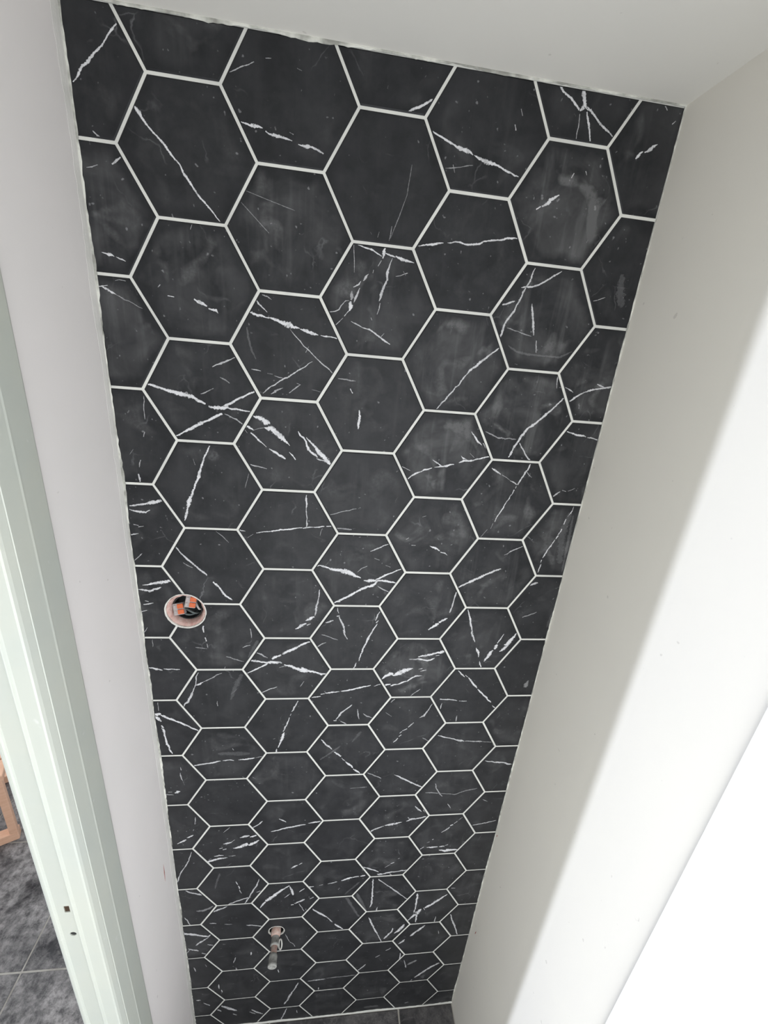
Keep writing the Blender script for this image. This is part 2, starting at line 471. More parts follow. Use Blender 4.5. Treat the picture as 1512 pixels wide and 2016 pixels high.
# veins of the marble, then painted glossy streaks at the right edge: strength | u v width ... along each vein, in tile sides on the wall
VEINS_AND_GLOSS = """
1|-0.82 -1.32 0.026 -1.04 -1.06 0.023 -1.25 -0.86 0.036 -1.32 -0.81 0.042 -1.4 -0.69 0.027 -1.47 -0.62 0.021
.7|-1.5 -0.47 0.016 -1.54 -0.43 0.016
.8|-1.29 -0.1 0.036 -1.19 -0.01 0.066
.8|-0.95 0.17 0.04 -1.08 0.27 0.035
.6|-1.28 0.3 0.017 -1.44 0.35 0.015
1|-0.71 -0.48 0.022 -0.64 -0.4 0.051 -0.6 -0.33 0.033 -0.47 -0.19 0.026 -0.34 -0.08 0.033 -0.22 0.07 0.03 -0.12 0.16 0.027 -0.07 0.27 0.035 0.05 0.43 0.035 0.13 0.53 0.027 0.26 0.65 0.027 0.43 0.83 0.02
.6|0.64 -1.01 0.016 0.8 -1.09 0.016 0.98 -1.17 0.019
.7|1.14 -1.23 0.022 1.22 -1.24 0.014
1|0.75 -0.47 0.019 0.87 -0.45 0.031 0.98 -0.44 0.044 1.09 -0.43 0.025
1|1.13 -0.4 0.026 1.28 -0.36 0.045 1.41 -0.35 0.035 1.52 -0.33 0.019
.9|1.61 -0.3 0.019 1.74 -0.29 0.051 1.82 -0.29 0.033 1.99 -0.23 0.033
.3|1.58 -1.18 0.015 1.65 -1.16 0.015
.5|1.48 -0.43 0.016 1.54 -0.41 0.026
.3|0.81 0.37 0.01 1.18 0.46 0.011 1.57 0.55 0.011
.3|0.75 0.53 0.012 1.17 0.9 0.012
.5|-0 0.91 0.018 -0.03 0.98 0.022
1|3.65 -1.12 0.037 3.47 -1.02 0.028 3.32 -0.95 0.037 3.19 -0.87 0.031
1|3.6 -0.73 0.016 3.79 -0.66 0.03 3.99 -0.59 0.03 4.09 -0.56 0.059 4.22 -0.54 0.05 4.31 -0.5 0.027
1|4.33 -0.5 0.03 4.46 -0.46 0.06 4.61 -0.43 0.06 4.7 -0.42 0.034 4.88 -0.36 0.03 5.1 -0.31 0.027
.7|4.91 -0.96 0.024 4.94 -0.89 0.04
.6|4.97 -1.16 0.02 5.01 -1.08 0.024
.35|3.89 -0.28 0.016 4.13 -0.32 0.016 4.33 -0.37 0.013
.5|4.01 -0.34 0.016 4.05 -0.24 0.016
1|5.46 -1.54 0.033 5.66 -1.42 0.03 5.8 -1.34 0.033 5.9 -1.27 0.062
1|5.89 -1.55 0.064 5.96 -1.38 0.057 5.98 -1.32 0.081 5.91 -1.26 0.057
1|5.97 -1.33 0.068 6.05 -1.28 0.034
.95|6.03 -1.26 0.048 6.1 -1.11 0.037 6.15 -0.99 0.033 6.19 -0.87 0.038
.9|6.02 -1.32 0.041 6.22 -1.19 0.027 6.39 -1.09 0.031 6.57 -0.99 0.024
.6|5.92 -1.22 0.021 5.94 -1.06 0.017 5.94 -0.9 0.021
.7|7.27 -1.53 0.037 7.35 -1.45 0.03
1|7.01 -0.78 0.041 7.06 -0.84 0.049 7.11 -0.89 0.024
1|7.14 -0.88 0.031 7.23 -0.94 0.061 7.33 -1.01 0.022
.7|7.49 -1.29 0.032 7.54 -1.34 0.024
1|5.49 0.09 0.039 5.56 0.04 0.047
1|5.58 0.04 0.039 5.69 -0.04 0.071 5.84 -0.15 0.031
.8|5.99 -0.4 0.034 6.02 -0.47 0.026
.7|6.21 -0.52 0.025 6.24 -0.47 0.016
1|3.58 0.82 0.018 3.75 0.78 0.037 3.9 0.75 0.044 4 0.73 0.018
.95|4.07 0.72 0.018 4.28 0.69 0.025 4.42 0.71 0.033 4.55 0.69 0.03 4.75 0.62 0.026 4.93 0.59 0.03 5.14 0.54 0.044 5.25 0.53 0.029
.3|3.36 -0.26 0.012 3.32 0.15 0.012 3.23 0.43 0.012 3.11 0.76 0.012
1|-1.38 1.43 0.01 -1.32 1.44 0.025 -1.27 1.45 0.05 -1.2 1.47 0.013
1|-1.18 1.47 0.011 -1.1 1.5 0.024 -1.04 1.52 0.016
.6|-1.23 1.81 0.012 -1.17 1.79 0.013 -1.07 1.8 0.018
1|-1.52 1.92 0.013 -1.44 1.91 0.02 -1.35 1.89 0.012
1|-1.43 1.92 0.034 -1.36 1.95 0.043 -1.3 1.99 0.037 -1.24 2.01 0.014
.5|-1.16 2.04 0.009 -1.09 2.09 0.009
.5|-1.25 2.01 0.016 -0.86 2.18 0.012
1|-0.45 1.95 0.031 -0.35 1.96 0.023
1|-0.04 1.96 0.033 0.06 2.01 0.057 0.16 2.05 0.049
1|0.18 2.08 0.063 0.3 2.1 0.041 0.33 2.14 0.017
.6|-0.59 1.84 0.021 -0.55 1.8 0.027
1|-0.99 3.37 0.026 -0.83 3.38 0.04 -0.66 3.43 0.045 -0.46 3.48 0.072 -0.33 3.5 0.09 -0.21 3.52 0.064 -0.08 3.59 0.065 0.04 3.64 0.055
1|0.09 3.68 0.054 0.22 3.69 0.081 0.35 3.69 0.071 0.44 3.67 0.044
1|0.41 3.68 0.036 0.57 3.69 0.041 0.7 3.71 0.041 0.83 3.72 0.037
1|0.32 3.68 0.059 0.53 3.56 0.038 0.71 3.46 0.034 0.88 3.37 0.034 1 3.26 0.021
1|-0.52 4.25 0.026 -0.29 4.12 0.047 -0.06 3.99 0.052 0.16 3.87 0.043 0.32 3.79 0.069
.5|0.36 3.79 0.019 0.56 3.87 0.024 0.69 3.97 0.024
.7|0.19 3 0.024 0.34 2.93 0.028 0.58 2.81 0.024
.5|-0.03 3.47 0.025 0.1 3.41 0.017 0.19 3.36 0.021
.4|0.31 3.16 0.023 0.47 3.25 0.023
1|1.14 4.38 0.025 1.26 4.44 0.045 1.44 4.56 0.04
1|1.51 4.42 0.02 1.63 4.56 0.04
1|1.67 4.02 0.024 1.82 4.21 0.039 1.87 4.35 0.044 2.04 4.49 0.04
1|1.82 4.12 0.019 1.94 4.24 0.039 2.04 4.36 0.078 2.18 4.5 0.089 2.29 4.62 0.07
.8|2.02 4.51 0.03 2.16 4.55 0.04
.6|0.79 4.7 0.025 1.09 4.77 0.025
1|0.07 4.39 0.03 -0.01 4.56 0.026 -0.09 4.76 0.04 -0.14 4.91 0.062 -0.19 5.06 0.063 -0.26 5.24 0.04 -0.35 5.45 0.063 -0.41 5.64 0.064
.5|-0.24 4.65 0.014 -0.21 4.77 0.014
.3|0.76 4.88 0.014 0.68 5.17 0.014
.6|-0.99 3.58 0.017 -1.01 3.98 0.021
.5|-1.04 4.21 0.033 -1.07 4.3 0.025
.6|-1.16 4.73 0.025 -1.2 4.87 0.021
.8|-1.23 5 0.036 -1.22 5.17 0.037
.4|-1.34 4.64 0.016 -1.27 4.54 0.012
.9|-1.46 5.64 0.025 -1.23 5.6 0.04 -1.04 5.55 0.07 -0.83 5.5 0.05
.9|2.59 3.18 0.028 2.64 3.26 0.037
1|2.78 3.55 0.047 2.8 3.66 0.057 2.78 3.9 0.038
.4|2.36 3.02 0.018 2.68 3.04 0.022
.9|1.85 5.26 0.039 1.85 5.53 0.03
1|0.81 2.07 0.022 0.88 2.08 0.05 0.96 2.11 0.055 1.03 2.11 0.047 1.1 2.13 0.025 1.19 2.13 0.036 1.3 2.16 0.048 1.42 2.2 0.085 1.49 2.21 0.099 1.56 2.24 0.07 1.67 2.25 0.031
1|1.68 2.26 0.022 1.76 2.27 0.057 1.83 2.3 0.069 1.92 2.32 0.051 1.99 2.33 0.02
1|2.03 2.33 0.02 2.13 2.34 0.034 2.22 2.34 0.028 2.33 2.36 0.023
.85|0.95 1.87 0.02 0.99 1.93 0.023 1.06 1.99 0.02 1.13 2.05 0.012
.7|1.51 2.28 0.009 1.59 2.37 0.015 1.69 2.46 0.018 1.81 2.57 0.024 1.91 2.66 0.018 1.99 2.73 0.025 2.09 2.81 0.021 2.26 2.94 0.022
.6|1.83 2.53 0.009 1.78 2.63 0.02
.8|0.85 2.98 0.018 0.92 2.99 0.027 1.01 3 0.015
.5|1.12 3.03 0.018 1.21 3.04 0.018
.5|1.24 3.06 0.015 1.4 3.09 0.021
.8|1.9 2.77 0.009 1.72 2.9 0.017 1.6 2.98 0.02 1.48 3.07 0.026 1.4 3.1 0.023 1.3 3.17 0.017 1.18 3.25 0.023 1.11 3.31 0.026 1.04 3.38 0.017
.5|1.39 3.26 0.021 1.27 3.32 0.035 1.18 3.38 0.021
.5|1.7 3.18 0.015 1.57 3.28 0.021 1.5 3.34 0.021
.5|1.63 3.16 0.022 1.7 3.18 0.015
.35|1.9 3.25 0.012 2.06 3.28 0.012
.2|0.79 2.31 0.038 0.81 2.48 0.041 0.86 2.68 0.042 0.93 2.81 0.031
.5|1.05 1.79 0.027 1.13 1.81 0.028 1.2 1.85 0.017
1|0.85 3.79 0.016 0.94 3.81 0.065 1.03 3.84 0.091 1.09 3.9 0.098 1.16 3.91 0.065
1|1.06 3.99 0.032 1.17 3.99 0.132 1.28 4.08 0.116 1.36 4.15 0.083 1.44 4.22 0.04 1.52 4.3 0.013
1|0.73 3.96 0.066 0.79 4.01 0.073 0.86 4.05 0.033
1|0.81 4.1 0.05 0.9 4.17 0.043 0.95 4.23 0.027 1.09 4.35 0.017
.6|0.69 4.03 0.016 0.75 4.11 0.013
.6|0.86 4.05 0.013 1.06 3.99 0.013
1|-0.4 5.63 0.064 -0.45 5.8 0.055 -0.48 5.9 0.028
.9|-1.47 5.71 0.027 -1.29 5.75 0.048 -1.18 5.76 0.035 -1.1 5.71 0.023
.8|-1.43 6.02 0.033 -1.34 6.04 0.027
.8|-1.35 6.07 0.026 -1.25 6.05 0.026
.8|-1.53 6.24 0.047 -1.36 6.21 0.026
.6|-1.52 6.82 0.019 -1.34 6.64 0.014
.8|-0.7 6.46 0.027 -0.57 6.65 0.033 -0.39 6.84 0.039 -0.25 6.99 0.04 -0.13 7.1 0.052
1|-0.02 7.25 0.045 0.08 7.36 0.045 0.22 7.58 0.046 0.35 7.68 0.042
.4|-0.58 6.82 0.023 -0.4 6.93 0.023
.4|0.09 6.1 0.016 0.33 6.34 0.016
1|-1.41 7.36 0.023 -1.22 7.32 0.046 -1.02 7.28 0.081 -0.84 7.24 0.057
.9|-1.5 7.46 0.024 -1.28 7.5 0.053 -1.05 7.4 0.034
.8|-1.4 7.73 0.037 -1.33 7.75 0.031
.8|-1.44 7.82 0.036 -1.24 7.78 0.03
.8|-1.51 8 0.047 -1.38 7.96 0.03
.6|-1.55 8.58 0.021 -1.42 8.39 0.015
.9|-0.28 8.34 0.042 -0.28 8.51 0.037
.9|-0.26 8.64 0.043 -0.24 8.74 0.044
.7|-0.23 8.81 0.022 -0.22 8.91 0.022
.3|-0.48 8.9 0.027 -0.24 8.94 0.027
.5|0.7 8.4 0.022 0.72 8.64 0.022
.6|0.52 8.91 0.026 0.69 8.84 0.026
.35|0.16 9.15 0.028 0.54 9.29 0.028
1|-1.37 11.16 0.046 -1.34 11.48 0.059 -1.31 11.73 0.055 -1.22 12.04 0.031
1|0.66 9.26 0.047 0.79 9.27 0.058 0.91 9.3 0.052 1.05 9.32 0.053 1.2 9.31 0.09 1.37 9.32 0.064
1|1.16 9.22 0.074 1.29 9.14 0.055 1.44 9.06 0.055
1|1.08 9.34 0.05 0.91 9.44 0.04 0.74 9.54 0.035 0.58 9.63 0.025
.6|0.81 9.04 0.04 0.93 9.09 0.035 1.06 9.19 0.024
.8|0.91 10.19 0.021 1.07 10.1 0.027 1.27 10.02 0.022
.9|-1.51 9.45 0.026 -1.42 9.45 0.052 -1.35 9.49 0.062 -1.22 9.52 0.037
.8|-1.19 9.48 0.036 -1.01 9.49 0.031 -0.85 9.5 0.031
.5|-1.34 8.67 0.015 -1.36 8.89 0.015
.6|-1.21 8.68 0.034 -1.16 8.71 0.024
.9|-0.54 9.95 0.041 -0.46 9.92 0.07 -0.37 9.86 0.025
.5|-0.37 9.85 0.025 -0.22 9.77 0.025 -0.07 9.66 0.025 0.05 9.61 0.02
.8|-0.46 9.59 0.025 -0.52 9.71 0.024 -0.54 9.93 0.029 -0.61 10.12 0.025 -0.67 10.28 0.055 -0.74 10.43 0.054 -0.82 10.49 0.032 -0.85 10.58 0.03
.6|-0.09 10.42 0.021 -0.09 10.57 0.021
1|-1.37 10.81 0.082 -1.21 10.92 0.056 -1.05 11.01 0.05 -0.89 11.11 0.056 -0.73 11.22 0.056 -0.57 11.32 0.051
1|-1.56 10.77 0.085 -1.45 10.8 0.114 -1.37 10.77 0.081
1|-1.54 10.81 0.051 -1.46 10.9 0.091 -1.38 11.01 0.05
.5|-1.4 10.41 0.016 -1.41 10.69 0.017
.9|-1.39 11.13 0.062 -1.35 11.2 0.056 -1.38 11.32 0.05
.7|0.1 9.51 0.021 0.13 9.43 0.017
.14|0.21 10.38 0.065 0.33 9.99 0.129 0.49 9.64 0.13
.14|0.64 9.19 0.085 0.86 8.71 0.084
1|1.32 9.12 0.06 1.51 9.01 0.065 1.7 8.91 0.064 1.86 8.8 0.055 2.02 8.74 0.045
1|1.32 9.33 0.058 1.38 9.33 0.053
1|1.43 9.38 0.037 1.56 9.41 0.067 1.66 9.47 0.093 1.83 9.53 0.117 2.01 9.57 0.064 2.18 9.61 0.059 2.29 9.66 0.055 2.42 9.64 0.033
.5|1.32 9.46 0.021 1.41 9.43 0.021 1.47 9.43 0.027
.4|1.8 10.02 0.019 1.89 9.86 0.019
.8|2.73 8.42 0.03 2.78 8.57 0.026 2.84 8.67 0.031
.9|3.42 8.41 0.032 3.34 8.57 0.041 3.29 8.72 0.055 3.21 8.93 0.036 3.14 9.28 0.032
.9|3.08 9.33 0.023 3.02 9.5 0.042
.6|2.17 8.88 0.024 2.24 8.82 0.035 2.36 8.76 0.025
.5|2.25 8.55 0.02 2.45 8.62 0.02 2.62 8.69 0.02
.9|2.07 10.35 0.04 2.18 10.34 0.046 2.29 10.32 0.029
1|2.29 10.26 0.04 2.38 10.24 0.034
1|2.39 10.22 0.034 2.55 10.2 0.046 2.73 10.18 0.034
1|2.76 10.17 0.023 3 10.13 0.052 3.22 10.07 0.046 3.47 10 0.04
.8|3.55 10.03 0.029 3.73 9.96 0.029
.8|2.63 11.09 0.049 2.7 11.09 0.073
.8|2.68 11.06 0.036 2.79 10.87 0.048 2.9 10.75 0.033 3.06 10.59 0.039
.6|3.2 10.73 0.014 3.22 10.88 0.032 3.26 11.06 0.023
.6|2.8 11.11 0.039 2.95 11.21 0.028
.5|3.35 10.88 0.021 3.45 10.97 0.038 3.57 11.02 0.029
1|3.72 9.82 0.027 3.81 9.72 0.066 3.92 9.65 0.114 3.99 9.68 0.132
1|3.98 9.71 0.113 4.1 9.64 0.141 4.25 9.57 0.114 4.45 9.5 0.023
1|3.77 10.01 0.07 3.95 9.97 0.07
1|3.96 10.02 0.07 4.11 9.98 0.047
1|4.11 9.98 0.047 4.35 9.88 0.029 4.46 9.78 0.056 4.54 9.73 0.069 4.69 9.72 0.04
.6|4.48 10.34 0.023 4.7 10.13 0.023
.7|4.33 9.23 0.022 4.63 9.22 0.039
.8|4.59 9.52 0.045 4.66 9.52 0.045
.8|1.76 10.45 0.033 1.71 10.58 0.043 1.61 10.78 0.034
.7|1.6 10.84 0.033 1.58 10.9 0.028
.9|1.56 10.96 0.023 1.51 11.14 0.037 1.44 11.35 0.038 1.41 11.41 0.035
.8|4.39 11.48 0.032 4.51 11.41 0.057
.8|4.53 11.36 0.042 4.66 11.21 0.036
.5|4.01 10.54 0.04 4.1 10.43 0.04
.4|3.91 10.86 0.016 4.07 10.99 0.021
1|4.54 9.16 0.044 4.77 9.11 0.072 4.94 9.06 0.056 5.16 9 0.095
1|4.51 9.23 0.022 4.64 9.24 0.038 4.78 9.27 0.067 4.94 9.2 0.034
.8|4.96 9.13 0.034 5.05 9.11 0.034
.9|4.6 9.52 0.051 4.68 9.5 0.04
.8|4.64 9.59 0.029 4.78 9.55 0.029
.8|4.56 9.73 0.04 4.7 9.72 0.023
.8|5.74 8.39 0.032 5.75 8.5 0.053 5.86 8.74 0.027
1|5.92 8.9 0.031 5.98 9.01 0.063 6.02 9.17 0.032
1|6.07 9.29 0.023 6.14 9.47 0.041
1|6.85 8.47 0.027 6.76 8.65 0.109 6.67 8.8 0.131 6.6 8.81 0.045
1|6.71 8.83 0.04 6.62 8.92 0.115 6.52 9.01 0.04
1|6.54 8.5 0.016 6.48 8.65 0.032 6.42 8.77 0.053
1|6.43 8.8 0.074 6.38 8.94 0.085
1|6.35 8.97 0.064 6.26 9.15 0.076 6.18 9.3 0.027
.7|6.98 8.64 0.054 6.92 8.76 0.038
1|5.58 9.57 0.019 5.68 9.68 0.038 5.77 9.77 0.024
1|5.78 9.71 0.024 5.85 9.77 0.034
1|5.87 9.78 0.033 5.99 9.94 0.052 6.14 10.12 0.043
1|6.17 10.15 0.044 6.38 10.37 0.044 6.59 10.58 0.035
1|6.64 10.68 0.035 6.75 10.78 0.03
.8|5.24 10.45 0.07 5.29 10.46 0.07
.8|5.28 10.46 0.036 5.49 10.47 0.035 5.69 10.51 0.035
.7|5.74 10.52 0.024 5.94 10.53 0.042
.7|5.31 10.59 0.025 5.29 10.77 0.036
.5|5.76 11 0.03 5.76 11.19 0.051
.7|5.07 10.6 0.016 4.96 10.86 0.033 4.9 10.98 0.054 4.79 11.05 0.031
.3|7.45 9.9 0.056 7.4 10.11 0.169
.9|-0.74 12.46 0.057 -0.61 12.43 0.05 -0.43 12.4 0.038 -0.25 12.37 0.05 -0.11 12.33 0.037
.9|-0.06 12.32 0.025 0.12 12.3 0.038 0.21 12.33 0.044
1|0.32 12.31 0.026 0.5 12.3 0.038 0.71 12.26 0.051
.6|0.73 12.26 0.019 0.93 12.21 0.025
.6|0.19 11.92 0.025 0.22 11.98 0.025
.13|-0.16 12.08 0.126 0.6 12.11 0.127
1|1.44 11.44 0.047 1.39 11.62 0.081 1.33 11.81 0.043 1.29 11.93 0.049
1|1.26 11.98 0.058 1.22 12.12 0.034
.7|-1.07 12.5 0.022 -1.06 12.6 0.04
.7|-1.09 12.69 0.018 -1.08 12.89 0.032 -1.05 12.97 0.034
.4|-1.05 12.99 0.014 -1.02 13.12 0.012
.9|-1.28 13.39 0.03 -1.21 13.35 0.088 -1.14 13.34 0.033
.5|-1.43 13.35 0.047 -1.34 13.35 0.033
.4|-1.58 13.39 0.027 -1.45 13.44 0.047 -1.31 13.46 0.027
.7|-0.84 14.32 0.024 -0.87 14.6 0.024
.8|-0.91 14.79 0.03 -0.93 14.84 0.035
.9|1.31 14.54 0.047 1.41 14.61 0.06 1.5 14.68 0.039
.8|0.6 14.85 0.034 0.78 14.71 0.04 0.87 14.6 0.049
.6|-0.16 14.98 0.019 0.02 14.78 0.025
.9|2.35 11.7 0.021 2.43 11.82 0.042 2.53 11.93 0.064 2.63 12.05 0.027
.9|2.66 12.1 0.039 2.78 12.22 0.055 2.87 12.3 0.078
.7|2.89 12.35 0.022 2.99 12.47 0.022
1|3 12.49 0.033 3.09 12.59 0.06 3.2 12.72 0.071
1|3.21 12.75 0.034 3.33 12.86 0.057 3.4 12.93 0.039
.2|2.34 12.39 0.055 2.59 12.18 0.06 2.84 11.94 0.042
.15|3.12 11.82 0.028 3.34 11.47 0.11
.9|4.19 11.86 0.042 4.3 11.72 0.03
.8|4.32 11.67 0.055 4.38 11.61 0.055
.8|4.33 11.56 0.041 4.38 11.5 0.041
.7|3.6 12.92 0.025 3.98 13.15 0.037
.9|4.33 13.03 0.025 4.63 13.22 0.062 4.91 13.4 0.044 5.14 13.54 0.044
.3|3.17 13.48 0.022 3.62 13.45 0.029
.9|1.09 15.04 0.038 1.32 14.98 0.045 1.57 14.9 0.053 1.82 14.85 0.054 2.03 14.82 0.038
.9|2.09 14.77 0.038 2.28 14.74 0.054 2.43 14.72 0.046
.8|3.83 15.27 0.045 3.96 15.17 0.054 4.11 15.1 0.04 4.22 15.05 0.032
.9|4.24 15.03 0.032 4.46 14.99 0.096 4.51 14.95 0.077
.9|4.48 14.99 0.064 4.72 14.93 0.04
.8|5.35 11.67 0.031 5.65 11.76 0.037 5.87 11.84 0.043 5.98 11.87 0.07 6.08 11.89 0.052
.7|6.08 11.89 0.026 6.42 11.91 0.033 6.58 11.92 0.04
.5|6.58 11.92 0.02 6.9 11.95 0.02
.9|6.79 12.62 0.026 7.06 12.69 0.047 7.36 12.72 0.047 7.48 12.78 0.066 7.58 12.79 0.035
.6|5.51 13.43 0.021 5.57 13.64 0.026 5.69 13.85 0.033 5.77 13.94 0.034
.4|5.27 13.77 0.036 5.57 13.8 0.029 5.84 13.84 0.022 6.12 13.89 0.031 6.45 13.75 0.031 6.74 13.68 0.031
.7|5.97 14.26 0.033 6.08 14.44 0.028
.8|5.04 14.29 0.029 5.16 14.44 0.053 5.25 14.53 0.042
.8|5.3 14.44 0.058 5.41 14.59 0.069
.9|4.85 14.9 0.039 4.96 14.83 0.072 5.18 14.8 0.056 5.41 14.74 0.048
.8|4.88 14.74 0.042 4.96 14.83 0.042
.5|6.99 14.15 0.026 7.14 14.24 0.033
.7|6.83 15.22 0.034 7.13 15.17 0.043 7.55 15.06 0.034
.7|5.95 15.46 0.048 6.08 15.35 0.047 6.18 15.24 0.054
.9|6.18 15.18 0.084 6.26 15.14 0.084
.8|6.28 15.1 0.039 6.37 15.01 0.047
.4|6.39 14.97 0.023 6.51 14.84 0.023
.5|4.95 11.74 0.023 5.14 11.86 0.023
1|-1.37 15.33 0.033 -1.26 15.26 0.061 -1.13 15.18 0.048
1|-1.11 15.11 0.047 -0.94 15.01 0.061
.9|-0.19 15.44 0.03 -0.07 15.42 0.076 0.04 15.39 0.053
.7|0.04 15.37 0.033 0.13 15.29 0.026
.9|0.26 15.22 0.03 0.38 15.18 0.076 0.52 15.16 0.054
1|0.53 15.21 0.053 0.71 15.16 0.091
1|0.07 15.64 0.031 0.27 15.59 0.106 0.47 15.49 0.163
1|0.48 15.55 0.089 0.62 15.48 0.107 0.77 15.36 0.048
.8|-0.3 15.63 0.053 -0.21 15.6 0.053
.8|-0.21 15.68 0.053 -0.11 15.65 0.054
.9|-0.45 15.94 0.046 -0.32 15.91 0.071 -0.2 15.92 0.032
1|-0.67 16.16 0.101 -0.48 16.1 0.101 -0.3 16.04 0.079 -0.1 16.02 0.032
.5|-0.07 15.96 0.024 0.12 15.95 0.04
.4|-0.61 16.07 0.022 -0.53 16.02 0.029
.8|-1.03 15.69 0.02 -1.08 15.88 0.031 -1.19 16.19 0.043 -1.29 16.38 0.028 -1.39 16.58 0.032 -1.48 16.9 0.037 -1.58 17.19 0.027
.2|0 16.27 0.035 -0.19 16.45 0.055
.18|-0.33 16.69 0.06 -0.42 16.97 0.059 -0.5 17.35 0.053
.8|0.09 17.09 0.039 0.14 17.25 0.028
1|0.15 17.29 0.038 0.18 17.43 0.049
.7|0.18 17.47 0.022 0.23 17.65 0.028
.8|0.74 17.05 0.028 0.68 17.31 0.053 0.55 17.6 0.043 0.44 17.88 0.037 0.35 18.07 0.039 0.3 18.15 0.034
.8|0.49 17.86 0.035 0.3 17.91 0.052 0.09 18 0.059 -0.16 18.14 0.041
.8|-0.19 18.23 0.034 -0.39 18.33 0.068 -0.61 18.44 0.077
.7|0.66 17.65 0.06 0.77 17.6 0.06
.7|-1.35 17.34 0.031 -1.18 17.47 0.056 -0.88 17.61 0.074
.3|-1.08 18.35 0.063 -0.89 18.35 0.107 -0.7 18.26 0.081 -0.59 18.16 0.053
.7|-1.43 18.62 0.025 -1.35 18.82 0.041 -1.3 19.04 0.04
.6|-0.74 19 0.047 -0.55 19.03 0.047
.4|-0.31 19.09 0.066 -0.09 19.13 0.038
.7|0.32 19.23 0.038 0.57 19.28 0.047 0.81 19.35 0.038
1|1.64 16.66 0.031 1.74 16.58 0.071 1.84 16.53 0.041
.9|1.87 16.51 0.038 1.96 16.44 0.053
1|1.61 17.45 0.039 1.45 17.59 0.063 1.25 17.77 0.107 1.06 17.97 0.138 0.91 18.11 0.157
1|0.91 18.14 0.105 0.83 18.26 0.06 0.75 18.42 0.039
.9|1.62 17.48 0.034 1.68 17.68 0.078 1.72 17.91 0.083
.7|1.46 18.02 0.03 1.63 17.84 0.038
.8|1.66 18.39 0.075 1.74 18.38 0.075
.8|1.76 18.33 0.062 2.07 18.16 0.062
.6|1.9 18.35 0.03 2.06 18.75 0.024
.9|1.9 17.78 0.04 2.05 17.64 0.055
.9|2.07 17.57 0.063 2.32 17.57 0.063
.6|2.48 17.53 0.045 2.59 17.51 0.045
.7|2.73 17.49 0.036 3.01 17.42 0.045
1|3.13 17.38 0.044 3.26 17.32 0.071 3.45 17.26 0.09
1|3.46 17.26 0.063 3.65 17.23 0.063
1|3.69 17.23 0.063 3.84 17.21 0.072
.7|2.22 18.16 0.06 2.33 18.08 0.068
.9|2.32 18.66 0.043 2.47 18.84 0.081 2.61 18.98 0.076 2.76 19.13 0.077
.8|2.76 19.13 0.048 2.87 19.29 0.047 2.95 19.42 0.053
1|3.03 19.53 0.051 3.17 19.7 0.075 3.3 19.83 0.069
.2|3.3 18.15 0.09 3.53 18.69 0.104 3.78 19.26 0.074
.22|3.64 18.05 0.117 3.78 18.44 0.12 3.99 18.94 0.043
.15|3.27 18.05 0.055 3.69 17.5 0.078
.9|3.74 16.8 0.039 3.93 16.9 0.055 4.11 16.99 0.061 4.23 17.08 0.044
.8|4.2 17.19 0.088 4.36 17.21 0.106
.8|4.35 17.19 0.064 4.61 17.13 0.064 4.86 17.11 0.045 5.18 17.07 0.055
.7|4.58 17.2 0.04 4.71 17.34 0.04
.9|4.57 16.73 0.061 4.67 16.68 0.086
.6|4.41 16.89 0.034 4.56 16.77 0.034
.5|4.77 16.53 0.051 4.82 16.5 0.042
.9|4.09 17.41 0.04 4.11 17.91 0.041 4.12 18.1 0.053 4.14 18.58 0.061 4.09 18.81 0.034
.7|4.26 17.43 0.047 4.42 17.61 0.041 4.74 17.96 0.048 4.84 18.07 0.062 5.04 18.3 0.035 5.28 18.54 0.029
.7|4.34 18.82 0.032 4.3 19.08 0.046
.9|4.1 19.35 0.037 4.19 19.61 0.061 4.35 20.04 0.05 4.46 20.32 0.045
1|5.59 16.09 0.039 5.75 16.1 0.064 5.93 16.09 0.048
.9|5.97 16.09 0.056 6.13 16.08 0.056
.8|6.14 16.05 0.033 6.23 16.02 0.057
1|5.98 16.24 0.045 6.18 16.3 0.095 6.22 16.27 0.124 6.39 16.27 0.08 6.58 16.28 0.04
.8|5.4 16.15 0.053 5.5 16.06 0.053
.7|5.72 15.76 0.052 5.75 15.73 0.059
.6|5.57 15.88 0.056 5.65 15.84 0.04
1|5.56 18.29 0.068 5.58 18.67 0.058 5.57 19.13 0.042 5.56 19.27 0.062
1|6.55 18.43 0.043 6.3 18.69 0.087 6.1 18.9 0.08 5.89 19.05 0.109
.9|5.85 19.05 0.04 5.9 19.17 0.035
1|5.78 19.11 0.087 5.66 19.3 0.138 5.54 19.47 0.082 5.4 19.67 0.066
1|5.61 19.27 0.056 5.67 19.47 0.069 5.66 19.8 0.03
.6|6.32 19.57 0.031 6.31 19.88 0.037
.7|6.64 18.13 0.077 6.77 18.15 0.043
.9|6.81 19.52 0.034 6.89 19.79 0.04 7 20.07 0.064 7.09 20.33 0.041 7.21 20.7 0.041
.9|-1.57 19.4 0.122 -1.29 19.47 0.103 -1.03 19.58 0.084 -0.81 19.66 0.078 -0.75 19.57 0.042
.8|-1.21 20.07 0.039 -1.05 19.9 0.064 -0.8 19.69 0.033
.6|-0.86 20.06 0.048 -0.7 20.13 0.067
.7|-1.44 20.21 0.065 -1.15 20.37 0.066
.7|-1.06 20.5 0.093 -0.94 20.57 0.065
.5|-1.53 20.48 0.029 -1.39 20.27 0.036
.7|-1.35 21.26 0.03 -1.31 21.49 0.048
.5|-1 21.14 0.025 -0.96 21.28 0.025
.8|0.44 20.68 0.042 0.42 20.84 0.06
.6|-0.05 20.9 0.031 -0.13 21.2 0.032
.6|-0.06 21.48 0.047 -0.05 21.62 0.047
.9|1.56 20.03 0.029 1.58 20.16 0.053
.5|1.5 19.87 0.03 1.62 20.27 0.02 1.77 20.47 0.037
.7|1.77 20.47 0.037 1.8 20.58 0.037
.9|1.27 21.81 0.036 1.29 21.98 0.042
